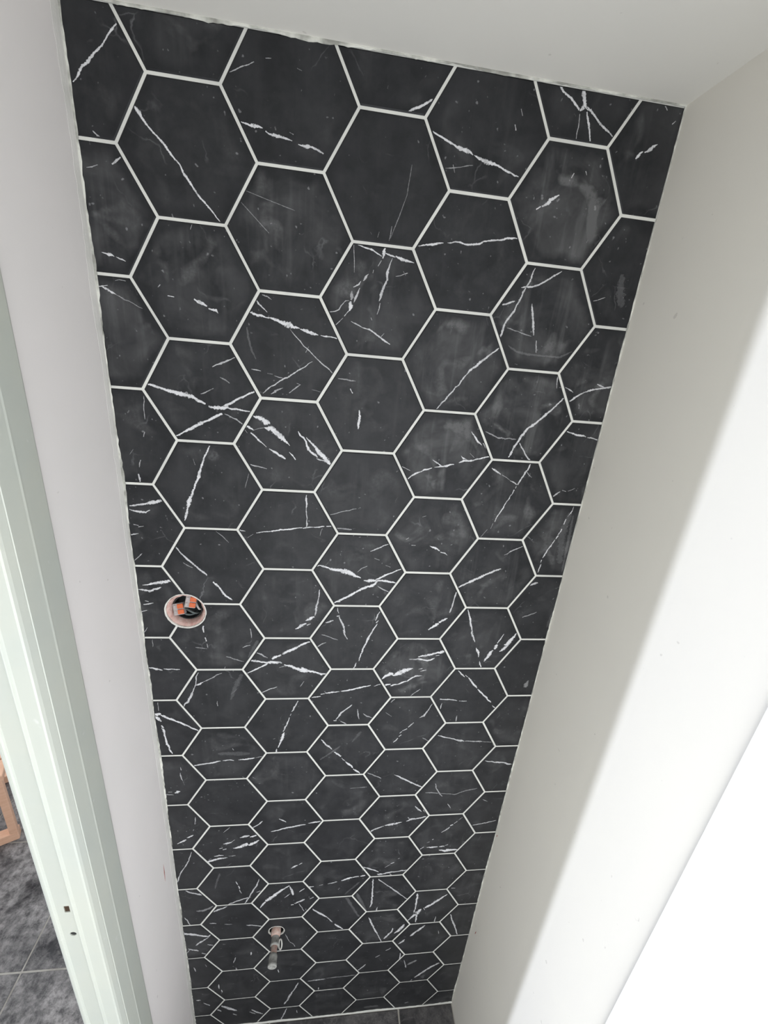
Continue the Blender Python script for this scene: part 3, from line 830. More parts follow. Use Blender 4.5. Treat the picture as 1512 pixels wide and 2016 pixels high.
.9|-0.64 22.37 0.036 -0.64 22.63 0.048
.9|-0.57 22.7 0.03 -0.56 22.87 0.042
.7|-1.4 23.21 0.081 -1.26 23.23 0.058
.6|-1.18 23.4 0.036 -0.99 23.62 0.063
.8|-0.61 23.69 0.089 -0.43 23.85 0.119 -0.25 24.01 0.13 -0.13 24.11 0.06
.7|-0.77 23.87 0.052 -0.64 24.05 0.061
.7|0.37 24.13 0.054 0.56 24.36 0.078 0.75 24.5 0.063
.5|0.3 24.27 0.05 0.49 24.44 0.05
.5|-0.26 24.28 0.059 -0.14 24.4 0.059
.8|1.94 22.73 0.036 1.86 23 0.052 1.77 23.22 0.047 1.66 23.5 0.075 1.58 23.79 0.054 1.47 24.01 0.059
.8|1.57 24.25 0.029 1.49 24.58 0.045 1.36 25 0.046
.6|1.91 24.48 0.032 1.93 24.67 0.026
.9|4.43 20.26 0.062 4.46 20.32 0.032 4.63 20.77 0.032
1|5.31 19.87 0.074 5.18 20.13 0.151 5.01 20.32 0.067
.9|4.94 20.02 0.034 4.91 20.23 0.072 4.69 20.59 0.061
.9|6.02 20.02 0.048 5.88 20.18 0.095 5.57 20.56 0.076
.8|5.41 20.72 0.052 5.36 20.82 0.087 5.21 20.96 0.061
.5|6.52 20.4 0.025 6.55 20.57 0.025
.5|4.98 21.14 0.041 4.81 21.28 0.052
.5|4.64 21.51 0.064 4.49 21.62 0.043
.7|4.19 21.99 0.038 3.93 22.35 0.058
.8|5.33 21.5 0.046 5.34 21.9 0.047
.6|5.51 21.95 0.026 5.62 22.43 0.046
.3|5.66 22.26 0.112 5.96 22.03 0.112
.8|6 23.12 0.067 6.29 22.81 0.098 6.53 22.53 0.091 6.81 22.34 0.083
.6|5.84 23.37 0.051 5.93 23.23 0.051
.4|5.82 24.78 0.095 5.95 24.74 0.095
.6|2.25 22.69 0.059 2.63 22.67 0.071 2.85 22.66 0.047
.4|2.88 22.63 0.047 3.88 22.6 0.048
.8|2.64 23.15 0.04 2.63 23.29 0.04
.2|4.32 24.77 0.158 4.84 24.78 0.132
.7|1.85 5.53 0.024 1.87 5.74 0.019 1.86 5.95 0.034
.8|0.52 6.04 0.021 0.66 6.08 0.021
1|0.87 6.11 0.016 1.01 6.08 0.021 1.27 6.04 0.032 1.56 6 0.032 1.78 5.96 0.026
.9|1.79 5.97 0.042 1.99 5.94 0.027
1|2 5.94 0.027 2.22 5.91 0.032
.9|2.26 5.91 0.032 2.39 5.9 0.032
.4|2.43 5.94 0.032 2.78 5.96 0.038
.5|2.18 5.96 0.015 2.14 6.12 0.012
.5|0.7 6.22 0.015 0.81 6.14 0.015
.5|2.33 5.65 0.021 2.51 5.59 0.016 2.85 5.5 0.016
.9|2.07 6.85 0.039 2.14 6.8 0.028 2.24 6.81 0.04
1|2.19 6.82 0.051 2.35 6.86 0.045 2.5 6.9 0.063 2.68 6.93 0.115 2.81 6.97 0.096 2.92 7.04 0.062 3.04 7.08 0.04
1|3.11 7.14 0.065 3.24 7.14 0.077 3.37 7.14 0.084
1|3.37 7.14 0.053 3.58 7.14 0.047 3.83 7.19 0.041
1|3.37 7.11 0.054 3.55 7.01 0.048 3.72 6.93 0.03 3.9 6.84 0.03
1|2.47 7.73 0.042 2.69 7.6 0.06 2.92 7.46 0.06 3.15 7.32 0.066 3.35 7.23 0.071 3.4 7.15 0.068
.6|3.42 7.27 0.028 3.58 7.37 0.029 3.69 7.42 0.023
.8|3.2 6.44 0.023 3.39 6.35 0.034 3.57 6.26 0.023
.5|2.96 6.94 0.022 3.04 6.85 0.023 3.16 6.79 0.023
.5|3.3 6.6 0.022 3.41 6.64 0.028
.4|3.55 6.76 0.022 3.66 6.8 0.023
.7|2.17 7.39 0.026 2.15 7.64 0.031 2.11 7.89 0.042 2.09 8.05 0.021
1|1.89 8.18 0.03 2 8.11 0.073 2.08 8.08 0.062
1|1.67 8.4 0.036 1.79 8.32 0.067 1.91 8.25 0.055
.6|1.92 8.3 0.056 2 8.26 0.037
.8|2.33 8.23 0.032 2.5 8.17 0.044
.9|2.57 8.06 0.051 2.63 8.04 0.057
.8|2.58 7.84 0.021 2.61 7.98 0.021
.8|2.62 8.06 0.033 2.71 8.26 0.043 2.78 8.54 0.033
.8|3.53 7.92 0.035 3.47 8.06 0.04 3.44 8.16 0.023
1|3.51 8.16 0.037 3.46 8.22 0.049
1|3.49 8.25 0.03 3.34 8.55 0.042
1|3.82 4.83 0.021 3.9 4.75 0.027 3.97 4.7 0.037 4.07 4.66 0.021 4.14 4.61 0.032 4.29 4.57 0.026
1|4.34 4.55 0.016 4.47 4.53 0.032 4.59 4.51 0.037 4.73 4.47 0.021
1|4.82 4.43 0.027 4.92 4.38 0.042 5.1 4.37 0.037 5.25 4.32 0.032 5.45 4.27 0.027
1|4.28 4.4 0.01 4.38 4.46 0.035 4.48 4.52 0.03
1|4.85 4.29 0.015 4.9 4.34 0.035 4.99 4.37 0.03
.7|5.02 4.23 0.01 5.12 4.31 0.012
.6|3.65 4.56 0.02 3.75 4.6 0.02 3.86 4.65 0.015
.9|6.32 4.35 0.028 6.28 4.5 0.035 6.24 4.55 0.041 6.18 4.69 0.035 6.13 4.82 0.053
.8|6.11 4.85 0.023 6.1 4.9 0.039
.8|6.08 4.93 0.047 6.04 5.06 0.023
.9|6.03 5.04 0.024 5.94 5.26 0.024 5.86 5.46 0.027 5.79 5.66 0.024
.6|5.76 5.69 0.018 5.73 5.82 0.015
.9|5.52 4.5 0.02 5.61 4.55 0.04 5.73 4.62 0.025
.6|5.76 4.63 0.015 5.94 4.73 0.015
.8|5.95 4.74 0.02 6.11 4.82 0.031
.6|6.26 4.52 0.015 6.4 4.65 0.013
.5|5.54 6.02 0.015 5.66 5.84 0.015
1|4.46 6.27 0.014 4.57 6.31 0.045 4.69 6.38 0.04
.9|4.71 6.41 0.048 4.81 6.43 0.029 4.87 6.48 0.014
.8|4.06 6.27 0.024 4.15 6.27 0.024
.8|3.93 6.14 0.024 3.99 6.1 0.024
.5|4.22 5.62 0.014 4.3 5.59 0.014
.7|6.15 6.43 0.016 6.34 6.3 0.026 6.57 6.18 0.016
.9|7.48 5.21 0.018 7.47 5.33 0.019 7.4 5.47 0.032
.9|7.39 5.48 0.025 7.34 5.75 0.029 7.25 6 0.039
.9|7.24 6.02 0.026 7.13 6.25 0.029 7.05 6.47 0.033
.8|7.04 6.52 0.039 7.03 6.59 0.032
.8|7.05 6.62 0.025 7.02 6.84 0.025
.7|6.96 5.03 0.043 7.09 4.92 0.031
.6|7.13 4.89 0.032 7.22 4.91 0.021
.5|7.26 4.9 0.018 7.4 4.83 0.015
1|2.57 0.9 0.015 2.69 0.93 0.025 2.81 0.95 0.026 2.9 0.99 0.021 2.99 1.03 0.026
1|3.04 0.9 0.057 3.02 0.97 0.063 3.01 1.06 0.052
.8|2.99 1.09 0.019 2.94 1.18 0.017
1|3.03 0.97 0.023 3.13 1 0.028 3.22 1.02 0.031
1|3.22 1 0.053 3.3 1.03 0.057 3.4 1.05 0.039 3.46 1.06 0.023 3.54 1.07 0.016
.8|3.17 1.04 0.011 3.13 1.16 0.029 3.1 1.29 0.041 3.11 1.37 0.032 3.06 1.48 0.052 3.02 1.61 0.047 3 1.7 0.024
.7|3.02 1.73 0.018 2.98 1.91 0.015
.6|2.52 0.91 0.011 2.54 1.11 0.009 2.55 1.31 0.007
.6|2.87 1.24 0.02 2.86 1.29 0.018
.7|2.79 1.31 0.019 2.74 1.37 0.033 2.71 1.42 0.017
.8|2.67 1.43 0.017 2.64 1.48 0.032 2.55 1.53 0.026
.7|2.66 1.53 0.017 2.63 1.62 0.029 2.59 1.7 0.034 2.57 1.76 0.02
.4|2.53 1.59 0.044 2.53 1.67 0.074 2.52 1.73 0.044
1|2.52 1.75 0.059 2.52 1.81 0.074 2.5 1.9 0.035
.9|2.49 1.9 0.02 2.42 1.99 0.028
.7|2.4 2.02 0.011 2.27 2.15 0.017
.8|2.49 1.74 0.013 2.43 1.75 0.013 2.36 1.83 0.019 2.32 1.9 0.022 2.25 1.93 0.019 2.15 1.95 0.019
.7|2.54 2.06 0.014 2.65 2.1 0.02 2.74 2.14 0.026
.9|2.74 2.14 0.025 2.87 2.16 0.031 2.96 2.21 0.023 3.06 2.27 0.029 3.16 2.33 0.026 3.25 2.37 0.021
.6|3.13 2.2 0.015 3.06 2.28 0.021
.6|2.88 1.97 0.021 2.9 2.01 0.021
.7|3.25 1.3 0.013 3.45 1.23 0.016
.6|3.37 1.21 0.012 3.42 1.27 0.012
.5|3.12 0.59 0.014 3.11 0.7 0.014 3.09 0.8 0.007
.5|2.92 0.69 0.011 2.9 0.77 0.011
.4|2.78 0.71 0.011 2.8 0.74 0.008
.9|5.66 0.93 0.019 5.62 1.09 0.028 5.56 1.23 0.046
.8|6.15 0.93 0.026 5.9 1.1 0.03 5.69 1.21 0.037 5.47 1.25 0.024
.8|5.56 1.23 0.037 5.5 1.4 0.028 5.39 1.67 0.033 5.27 1.89 0.043 5.23 2.09 0.039
.8|5.18 1.55 0.042 5.4 1.47 0.033
.8|5.72 1.48 0.023 5.78 1.7 0.042 5.86 1.99 0.038
.6|5.93 2.07 0.029 5.97 2.28 0.029
.4|5.34 1.91 0.016 5.62 1.97 0.017 5.82 2.01 0.017
.2|5.42 2.2 0.034 5.59 2.29 0.043 5.84 2.32 0.039 6.09 2.32 0.035 6.44 2.32 0.036 6.66 2.2 0.029
.9|5.26 2.25 0.023 5.03 2.45 0.038 4.82 2.64 0.048 4.72 2.76 0.039
.8|4.72 2.76 0.029 4.5 3.08 0.029 4.23 3.43 0.03
.9|6.71 3.03 0.032 6.51 3.28 0.038 6.3 3.49 0.049 6.08 3.7 0.044 5.97 3.91 0.055 5.82 4.26 0.039
.8|6 3.96 0.03 6.16 4.18 0.03 6.32 4.31 0.039
.4|5.26 3.78 0.019 5.54 3.89 0.029 5.91 3.89 0.025
.7|6.49 2.64 0.02 6.52 2.87 0.02
.9|6.84 3.09 0.037 6.99 2.97 0.037 7.1 2.9 0.047
.9|7.1 2.9 0.03 7.4 2.81 0.034 7.67 2.75 0.034
.8|7.32 2.73 0.027 7.47 2.78 0.045
.7|6.69 2.84 0.027 6.87 2.92 0.022
.9|6.93 3.67 0.029 7.22 3.73 0.039 7.36 3.75 0.025
.7|7.39 3.76 0.025 7.68 3.8 0.03
.6|6.85 1.33 0.013 7.06 1.25 0.013
1|4.98 3.8 0.019 5.14 3.99 0.048 5.23 4.05 0.029
.8|5.25 4.01 0.039 5.45 4.25 0.03
.9|5.22 7.28 0.034 5.49 7.11 0.054 5.81 6.92 0.06 6.14 6.77 0.04
.8|5.21 7.38 0.03 5.17 7.71 0.037 5.13 7.93 0.031
1|5.1 8.08 0.042 4.91 8.19 0.085
1|4.91 8.22 0.084 4.69 8.4 0.056
.7|6.85 7.17 0.055 7.08 7.1 0.048
.4|6.9 8.03 0.037 7.22 7.88 0.03
1|5.55 7.84 0.029 5.65 8.11 0.047 5.73 8.39 0.06
.13|7.62 1.87 0.051 7.67 2.74 0.075 7.7 3.32 0.055
.13|7.62 3.63 0.044 7.68 4.52 0.057
.16|7.28 0.86 0.125 7.33 1.18 0.192 7.42 1.38 0.113
.16|7.52 5.44 0.059 7.55 6.04 0.073 7.59 6.8 0.05
.12|7.63 7.8 0.054 7.57 8.3 0.082
.13|7.44 5.38 0.146 7.37 5.92 0.181 7.48 6.6 0.145
"""

# ------------------------------------------------------------------ hexagonal wall tiles
def clip_half(poly, n, d):
    """keep the part of a polygon where n . p <= d"""
    out = []
    for i, p in enumerate(poly):
        q = poly[(i + 1) % len(poly)]
        a = n[0] * p[0] + n[1] * p[1] - d
        b = n[0] * q[0] + n[1] * q[1] - d
        if a <= 0:
            out.append(p)
        if (a < 0 < b) or (b < 0 < a):
            t = a / (a - b)
            out.append(tuple(x + t * (y - x) for x, y in zip(p, q)))
    return out
HEXN = [(math.cos(math.radians(30 + 60 * k)), math.sin(math.radians(30 + 60 * k))) for k in range(6)]
def tile_poly(cu, cv, g):
    r = H - g
    poly = [(cu + 9, cv + 9), (cu - 9, cv + 9), (cu - 9, cv - 9), (cu + 9, cv - 9)]
    for n in HEXN:
        poly = clip_half(poly, n, n[0] * cu + n[1] * cv + r)
    e = g - 0.022
    for n, d in (((-1, 0), -(UL + 0.012 + e)), ((1, 0), UR - 0.012 - e), ((0, -1), -(VC + 0.03 + e)), ((0, 1), VF - 0.035 - e)):
        poly = clip_half(poly, n, d)
        if len(poly) < 3:
            return []
    out = []
    for p in poly:
        if not out or abs(p[0] - out[-1][0]) + abs(p[1] - out[-1][1]) > 1e-4:
            out.append(p)
    if len(out) > 1 and abs(out[0][0] - out[-1][0]) + abs(out[0][1] - out[-1][1]) < 1e-4:
        out.pop()
    return out
def area(poly):
    return abs(sum(p[0] * poly[(i + 1) % len(poly)][1] - poly[(i + 1) % len(poly)][0] * p[1] for i, p in enumerate(poly))) / 2
def inside_hex(cu, cv, p):
    return all(n[0] * (p[0] - cu) + n[1] * (p[1] - cv) <= H for n in HEXN)

veins = []
for line in VEINS_AND_GLOSS.strip().splitlines():
    a, r = line.split('|')
    f = [float(x) for x in r.split()]
    pts = [(f[i], f[i + 1], f[i + 2]) for i in range(0, len(f), 3)]
    veins.append((float(a) * (1 if float(a) > 0.25 else 0.5), pts))

def vein_polys(a, pts, rnd):
    """a ragged ribbon for one vein as quads (u, v, core): core is 1 on the middle line, 0 at the rims"""
    P = []
    for i in range(len(pts) - 1):
        p, q = pts[i], pts[i + 1]
        L = math.hypot(q[0] - p[0], q[1] - p[1])
        n = max(1, min(7, int(L / 0.07)))
        for k in range(n):
            t = k / n
            j = 0.011 if (k and a > 0.3) else 0.0
            P.append((p[0] + t * (q[0] - p[0]) + rnd.uniform(-j, j), p[1] + t * (q[1] - p[1]) + rnd.uniform(-j, j),
                      max(0.010, (p[2] + t * (q[2] - p[2]))) * rnd.uniform(0.7, 1.2)))
    P.append(pts[-1])
    rows = []
    for i, p in enumerate(P):
        b, c = P[max(0, i - 1)], P[min(len(P) - 1, i + 1)]
        dx, dy = c[0] - b[0], c[1] - b[1]
        L = math.hypot(dx, dy) or 1
        nx, ny = -dy / L, dx / L
        w = p[2] * 0.68 * (0.5 if i in (0, len(P) - 1) else 1)
        rows.append(((p[0] + nx * w, p[1] + ny * w, 0.0), (p[0], p[1], 1.0), (p[0] - nx * w, p[1] - ny * w, 0.0)))
    out = []
    for r, t in zip(rows, rows[1:]):
        out += [[r[0], t[0], t[1], r[1]], [r[1], t[1], t[2], r[2]]]
    return out

# haze per tile (column, row): most tiles were wiped, those at the upper right keep a cloudy film
DUST = {(4, 0): 1.9, (4, 1): 1.5, (3, 1): 1.5, (4, 2): 1.8, (5, 2): 1.0, (3, 2): 1.9, (5, 1): 1.6, (5, 3): 1.3, (3, 3): 1.2, (4, 3): 1.0,
        (-1, 0): 1.2, (0, 1): 1.1, (1, 0): 1.0, (-1, 1): 1.3, (2, 1): 1.0, (3, 5): 1.5, (4, 4): 1.2}
rng = random.Random(7)
n_tiles = 0
for k in range(-2, 7):
    for r in range(-2, 17):
        cu, cv = 1.5 * k, 2 * H * r + (H if k % 2 else 0)
        outer = tile_poly(cu, cv, 0.022)
        inner = tile_poly(cu, cv, 0.042)
        if len(outer) < 3 or len(inner) != len(outer) or area(outer) < 0.02:
            if len(outer) >= 3 and area(outer) >= 0.02:
                inner = [(p[0] * 0.97 + 0.03 * sum(q[0] for q in outer) / len(outer), p[1] * 0.97 + 0.03 * sum(q[1] for q in outer) / len(outer)) for p in outer]
            else:
                continue
        org = W(cu, cv, 0)
        dw = rng.uniform(-0.003, 0.003)
        n = len(outer)
        vs_ = [W(u, v, dw) - org for u, v in inner] + [W(u, v, 0.012 + dw) - org for u, v in outer] + [W(u, v, 0.085) - org for u, v in outer]
        fs = [tuple(range(n)), tuple(range(2 * n, 3 * n))]
        for i in range(n):
            j = (i + 1) % n
            fs += [(i, j, n + j, n + i), (n + i, n + j, 2 * n + j, 2 * n + i)]
        t = link('hex_tile', mesh_of('hex_tile', vs_, fs), M_TILE)
        t.location = org
        t.parent = wall_back
        t['dust'] = 1.5 * DUST[(k, r)] if (k, r) in DUST else (rng.choice([0.3, 0.45, 0.6, 0.75, 0.95]))
        n_tiles += 1
        holes = []
        if math.hypot(cu - ELU, cv - ELV) < 1.5:
            holes.append((ELU, ELV, ELR))
        if math.hypot(cu - PIU, cv - PIV) < 1.3:
            holes.append((PIU, PIV, PIR))
        if holes:
            cut(t, [hole(hu, hv, hr, -0.3, 0.3) for hu, hv, hr in holes])
        # white veins printed in the marble, and the painted glossy streaks
        polys = []
        for a, pts in veins:
            m0 = pts[len(pts) // 2] if len(pts) % 2 else tuple((x + y) / 2 for x, y in zip(pts[len(pts) // 2], pts[len(pts) // 2 - 1]))
            if not inside_hex(cu, cv, m0):
                continue
            for q in vein_polys(a, pts, rng):
                sgn = sum(q[i][0] * q[(i + 1) % 4][1] - q[(i + 1) % 4][0] * q[i][1] for i in range(4))
                for i in range(len(inner)):
                    p0, p1 = inner[i], inner[(i + 1) % len(inner)]
                    cx = sum(p[0] for p in inner) / len(inner); cy = sum(p[1] for p in inner) / len(inner)
                    nx, ny = p1[1] - p0[1], p0[0] - p1[0]
                    d = nx * p0[0] + ny * p0[1]
                    if nx * cx + ny * cy > d:
                        nx, ny, d = -nx, -ny, -d
                    q = clip_half(q, (nx, ny), d)
                    if len(q) < 3:
                        break
                if len(q) >= 3 and not any(math.hypot(p[0] - hu, p[1] - hv) < hr for hu, hv, hr in holes for p in q):
                    polys.append((a, q if sgn > 0 else q[::-1]))
        if polys:
            t.data.materials.append(M_VEIN)
            bm = bmesh.new(); bm.from_mesh(t.data)
            lay = bm.verts.layers.float.new('vein')
            lay2 = bm.verts.layers.float.new('core')
            for idx, (a, q) in enumerate(polys):
                lift = 0.0016 + 0.0004 * (idx % 5)
                bv = [bm.verts.new(W(u, v, dw - lift) - org) for u, v, e in q]
                for x, pt in zip(bv, q):
                    x[lay] = a
                    x[lay2] = pt[2]
                try:
                    f = bm.faces.new(bv)
                    f.normal_update()
                    if f.normal.y > 0:
                        f.normal_flip()
                    f.material_index = 1
                except ValueError:
                    pass
            bm.to_mesh(t.data); bm.free()

# ragged grout beads where the tiles meet ceiling, walls and floor
def ragged_strip(name, f0, f1, lift, n, mat, parent, seed, amp):
    rnd = random.Random(seed)
    vs_, fs = [], []
    ctl = [rnd.uniform(-1, 1) for _ in range(n)]
    for i in range(n):
        t = i / (n - 1)
        a, b = f0(t), f1(t)
        slow = sum(ctl[max(0, i - 5):i + 6]) / 11 * 2.2
        k = max(0.05, 1 + amp * (slow + 0.35 * ctl[i]))
        b2 = a + (b - a) * k
        m = (a + b2) / 2 + lift
        vs_ += [a, a + lift * 0.8, m, b2 + lift * 0.25, b2]
    for i in range(n - 1):
        for j in range(4):
            fs.append((i * 5 + j, i * 5 + j + 1, i * 5 + j + 6, i * 5 + j + 5))
    return child(name, mesh_of(name, vs_, fs), mat, parent)
ragged_strip('grout_bead', lambda t: W(UL + t * (UR - UL), VC, -0.004), lambda t: W(UL + t * (UR - UL), VC + 0.028, -0.004),
             Vector((0, -0.012 * S, 0)), 150, M_BEAD, wall_back, 3, 0.8)
ragged_strip('grout_bead', lambda t: W(UL + t * (UR - UL), VF, 0.0), lambda t: W(UL + t * (UR - UL), VF - 0.075, 0.0),
             Vector((0, -0.03 * S, 0)), 120, M_GROUT, wall_back, 4, 0.45)
ragged_strip('sealant_strip', lambda t: W(UL, VC + t * (VF - VC), GW), lambda t: W(UL, VC + t * (VF - VC), -0.17),
             Vector((0.006 * S, 0, 0)), 260, M_SEAL, wall_left, 5, 0.16)
ragged_strip('grout_bead', lambda t: W(UL, VC + t * (VF - VC), -0.003), lambda t: W(UL + 0.03, VC + t * (VF - VC), -0.003),
             Vector((0, -0.008 * S, 0)), 320, M_BEAD, wall_back, 6, 0.7)
ragged_strip('grout_bead', lambda t: W(UR, VC + t * (VF - VC), -0.003), lambda t: W(UR - 0.022, VC + t * (VF - VC), -0.003),
             Vector((0, -0.006 * S, 0)), 300, M_BEAD, wall_back, 8, 0.8)

# small red and dark marks on the plaster
def mark(u, v, w, lv, lw, parent, mat):
    s = 0.004 if u < 2 else -0.004
    vs_ = [W(u + s, v, w), W(u + s, v + lv * 0.5, w + lw * 0.5 + 0.018), W(u + s, v + lv, w + lw), W(u + s, v + lv * 0.5, w + lw * 0.5 - 0.012),
           W(u, v, w), W(u, v + lv * 0.5, w + lw * 0.5 + 0.018), W(u, v + lv, w + lw), W(u, v + lv * 0.5, w + lw * 0.5 - 0.012)]
    child('paint_mark', mesh_of('paint_mark', vs_, BOXF), mat, parent)
mark(UL, 15.25, -0.53, 0.62, -0.03, wall_left, M_RED)
mark(UR, 15.55, -0.10, 0.12, 0.02, wall_right, M_RED)
mark(UR, 19.9, -0.32, 0.22, 0.03, wall_right, M_RED)

# ------------------------------------------------------------------ door frame in the left wall
door = empty('door_1', W(UL, VF, -3.1))
tag(door, 'pale green-grey painted door frame with latch holes in the left wall', kind='structure')
prof = [(-2.16, -2.98), (-2.05, -2.30), (UL - 0.02, -2.10), (UL + 0.012, -2.105), (UL + 0.04, -2.16), (-1.452, -2.56), (-1.447, -2.60), (-1.452, -2.63), (-1.452, -2.925), (-1.468, -2.937),
        (-1.456, -2.95), (-1.476, -3.05), (-1.492, -3.09), (-1.515, -3.103), (-1.70, -3.118), (-1.715, -3.132), (-1.728, -3.147), (-1.74, -3.152), (-1.752, -3.147), (-1.762, -3.130), (-1.775, -3.118), (-2.02, -3.122),
        (-2.035, -3.140), (-2.055, -3.152), (-2.08, -3.155), (-2.105, -3.148), (-2.13, -3.128), (-2.15, -3.09)]
def extrude_profile(name, prof, va, vb, flip=None):
    n = len(prof)
    P = [(u, w if flip is None else flip - w) for u, w in prof]
    nv = 40
    vs_, fs = [], []
    for i in range(nv):
        v = va + (vb - va) * i / (nv - 1)
        vs_ += [W(u, v, w) for u, w in P]
    for i in range(nv - 1):
        for k in range(n):
            k2 = (k + 1) % n
            fs.append((i * n + k, i * n + k2, (i + 1) * n + k2, (i + 1) * n + k))
    fs += [tuple(range(n)), tuple(range((nv - 1) * n, nv * n))]
    return mesh_of(name, vs_, fs)
jamb = link('door_jamb', extrude_profile('door_jamb', prof, 0.0, VF), M_FRAME)
cut(jamb, [boxes_mesh('c', [(-1.90, -1.81, 11.80, 11.97, -3.3, -3.02)]),
           tube_mesh('c', [W(-1.865, 12.60, -3.3), W(-1.865, 12.60, -3.02)], 0.055 * S, 16)])
jamb.parent = door; jamb.matrix_parent_inverse = Matrix.Translation(-door.location)
for f in jamb.data.polygons:
    f.use_smooth = False
child('latch_pocket', boxes_mesh('latch_pocket', [(-1.905, -1.805, 11.79, 11.98, -3.104, -3.03)]), M_BROWN, door)  # dark block fills the latch hole; the hole's shade is in its colour
child('latch_pocket', boxes_mesh('latch_pocket', [(-1.93, -1.80, 12.53, 12.67, -3.104, -3.03)]), M_DARK, door)  # same for the round hole, shade put in as a dark fill
child('door_jamb', extrude_profile('door_jamb', prof, 0.0, VF, flip=-14.7), M_FRAME, door)
child('door_head', boxes_mesh('door_head', [(-2.16, -1.46, -0.45, 0.0, -12.4, -2.3)]), M_FRAME, door)

# ------------------------------------------------------------------ open switch box
box = empty('switch_box', W(ELU, ELV, 0.3))
tag(box, 'round open switch box hole in the tiles with pink plaster rim', 'switch box')
smooth(child('tile_rim', lathe_mesh('tile_rim', ELU, ELV, [(0.424, -0.003), (0.420, -0.008), (0.404, -0.003), (0.398, 0.03), (0.398, 0.09), (0.412, 0.09), (0.412, 0.006)], 48, True, 0.012, 2), M_TILE_EDGE, box))
smooth(child('plaster_ring', lathe_mesh('plaster_ring', ELU, ELV, [(0.399, 0.03), (0.375, 0.028), (0.335, 0.08), (0.315, 0.16), (0.30, 0.30), (0.30, 0.50), (0.399, 0.50)], 40, True, 0.03, 5), M_PINK, box))
child('box_cup', lathe_mesh('box_cup', ELU, ELV, [(0.298, 0.16), (0.285, 0.16), (0.28, 0.44), (0.06, 0.46), (0.06, 0.50), (0.298, 0.50)], 32, True), M_DARK, box)

def connector(u, v, w, rot, label):
    t = empty('lever_connector', W(u, v, w))
    tag(t, label, 'connector', 'lever connectors in the switch box')
    R = Matrix.Rotation(rot, 4, 'Y') @ Matrix.Rotation(math.radians(-20), 4, 'X')
    def bx(name, x0, x1, y0, y1, z0, z1, mat):
        vs_ = [R @ (Vector(p) * S) for p in ((x0, y0, z0), (x1, y0, z0), (x1, y0, z1), (x0, y0, z1), (x0, y1, z0), (x1, y1, z0), (x1, y1, z1), (x0, y1, z1))]
        o = link(name, mesh_of(name, vs_, BOXF), mat, t)
        bevel(o, 0.006 * S, 1)
    bx('connector_body', -0.115, 0.10, -0.04, 0.09, -0.125, 0.125, M_CLEARG)
    for i in (-1, 1):
        bx('orange_lever', -0.02, 0.105, -0.065, -0.03, i * 0.06 - 0.048, i * 0.06 + 0.048, M_ORANGE)
        bx('wire_port', -0.10, -0.045, -0.052, -0.03, i * 0.06 - 0.035, i * 0.06 + 0.035, M_CLEARG)
    return t
connector(-0.785, 8.0, 0.13, math.radians(-12), 'orange and grey lever connector at the left of the switch box')
connector(-0.53, 7.82, 0.13, math.radians(8), 'orange and grey lever connector at the top of the switch box')
def wire(pts, label, mat=M_WIRE):
    # smooth the few given points
    P = [Vector(p) for p in pts]
    out = []
    for i in range(len(P) - 1):
        p0, p1, p2, p3 = P[max(0, i - 1)], P[i], P[i + 1], P[min(len(P) - 1, i + 2)]
        for k in range(6):
            t = k / 6
            out.append(0.5 * ((2 * p1) + (p2 - p0) * t + (2 * p0 - 5 * p1 + 4 * p2 - p3) * t * t + (3 * p1 - p0 - 3 * p2 + p3) * t ** 3))
    out.append(P[-1])
    o = smooth(link('electric_wire', tube_mesh('electric_wire', [W(*p) for p in out], 0.022 * S, 8), mat))
    tag(o, label, 'wire', 'wires in the switch box')
wire([(-0.70, 8.0, 0.2), (-0.58, 8.02, 0.10), (-0.46, 8.10, 0.12), (-0.42, 8.18, 0.30)], 'grey wire looping below the left lever connector')
wire([(-0.46, 7.86, 0.2), (-0.40, 7.95, 0.12), (-0.38, 8.05, 0.20), (-0.40, 8.1, 0.42)], 'pale wire bending down from the top lever connector', M_CLEARG)
wire([(-0.78, 8.05, 0.2), (-0.66, 8.14, 0.14), (-0.52, 8.17, 0.2), (-0.44, 8.15, 0.4)], 'grey wire lying along the lower rim of the switch box')

# ------------------------------------------------------------------ water pipe stub
pipe = empty('water_pipe', W(PIU, PIV, 0.0))
tag(pipe, 'dusty grey water pipe stub sticking out of the lower tiled wall', 'water pipe')
smooth(child('hole_rim', lathe_mesh('hole_rim', PIU, PIV, [(0.255, -0.002), (0.25, -0.008), (0.234, -0.003), (0.232, 0.03), (0.25, 0.03)], 32, True, 0.02, 9), M_TILE_EDGE, pipe))
child('hole_back', lathe_mesh('hole_back', PIU, PIV, [(0.234, 0.03), (0.215, 0.03), (0.215, 0.30), (0.02, 0.30), (0.02, 0.34), (0.218, 0.34)], 24, True), M_DARK, pipe)  # dark sleeve stands in for the shade inside the pipe hole
smooth(child('stained_collar', lathe_mesh('stained_collar', PIU - 0.01, PIV, [(0.13, 0.3), (0.145, 0.02), (0.15, -0.06), (0.135, -0.12), (0.115, -0.14), (0.06, -0.14)], 24, False, 0.03, 3), M_PIPEP, pipe))
smooth(child('pipe_tube', lathe_mesh('pipe_tube', PIU - 0.01, PIV, [(0.105, -0.10), (0.112, -0.13), (0.115, -0.30), (0.128, -0.31), (0.128, -0.36), (0.10, -0.37)], 24, False, 0.02, 4), M_PIPE, pipe))
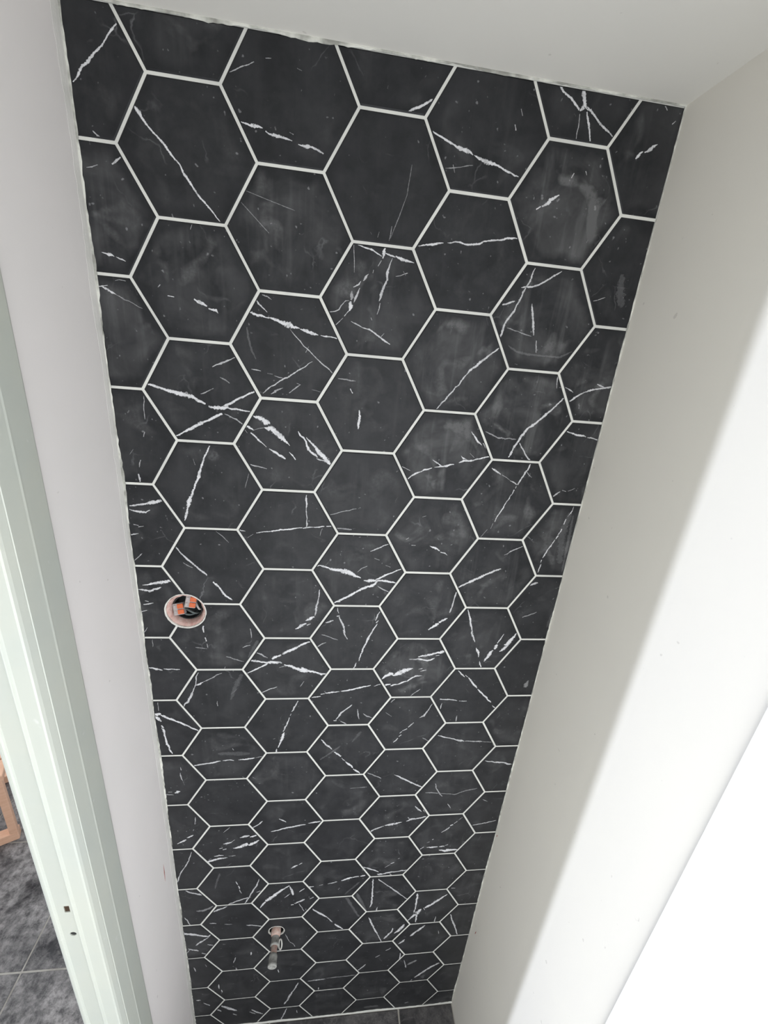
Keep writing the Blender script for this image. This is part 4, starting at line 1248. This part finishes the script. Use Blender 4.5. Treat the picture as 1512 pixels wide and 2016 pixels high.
smooth(child('stained_nipple', lathe_mesh('stained_nipple', PIU - 0.015, PIV, [(0.09, -0.34), (0.094, -0.38), (0.088, -0.45), (0.092, -0.56), (0.08, -0.58)], 20, False, 0.03, 5), M_PIPER, pipe))
smooth(child('end_socket', lathe_mesh('end_socket', PIU - 0.018, PIV, [(0.085, -0.53), (0.115, -0.57), (0.122, -0.62), (0.122, -0.76), (0.132, -0.77), (0.132, -0.83), (0.122, -0.84), (0.075, -0.84), (0.07, -0.70)], 24, False, 0.015, 6), M_PIPE, pipe))
ring_pts = []
c0 = W(PIU + 0.155, PIV + 0.06, -0.30)
ax1 = Vector((0.35, -0.40, 0.15)).normalized(); ax2 = Vector((0.10, 0.55, 0.80)).normalized()
rp = [c0 + (ax1 * math.cos(2 * math.pi * i / 20) * 0.075 + ax2 * math.sin(2 * math.pi * i / 20) * 0.12) * S for i in range(21)]
smooth(child('wire_loop', tube_mesh('wire_loop', rp, 0.02 * S, 8, False), M_TILE_EDGE, pipe))

# ------------------------------------------------------------------ low wooden stool beyond the door
ang = math.atan2(0.36, 0.76)
stool = empty('wooden_stool', W(-11.38, VF, 6.74))
stool.rotation_euler = (0, 0, ang)
tag(stool, 'low light wood stool on the dusty floor beyond the door frame', 'stool')
def sbx(name, x0, x1, y0, y1, z0, z1):
    vs_ = [Vector(p) * S for p in ((x0, y0, z0), (x1, y0, z0), (x1, y0, z1), (x0, y0, z1), (x0, y1, z0), (x1, y1, z0), (x1, y1, z1), (x0, y1, z1))]
    return bevel(link(name, mesh_of(name, vs_, BOXF), M_WOOD, stool), 0.03 * S, 2)
for y in (0.0, 3.6):
    sbx('runner', -4.4, 0.0, y, y + 0.42, 0.0, 0.46)
    sbx('post', -0.30, 0.0, y, y + 0.26, 0.47, 3.85)
    sbx('post', -4.4, -4.1, y, y + 0.26, 0.47, 3.85)
    sbx('rail', -4.1, -0.30, y + 0.03, y + 0.23, 3.3, 3.85)
for i in range(4):
    sbx('seat_slat', -4.5, 0.1, -0.1 + i * 1.07, 0.87 + i * 1.07, 3.86, 4.15)
sbx('stretcher', -2.4, -2.0, 0.42, 3.6, 0.05, 0.4)
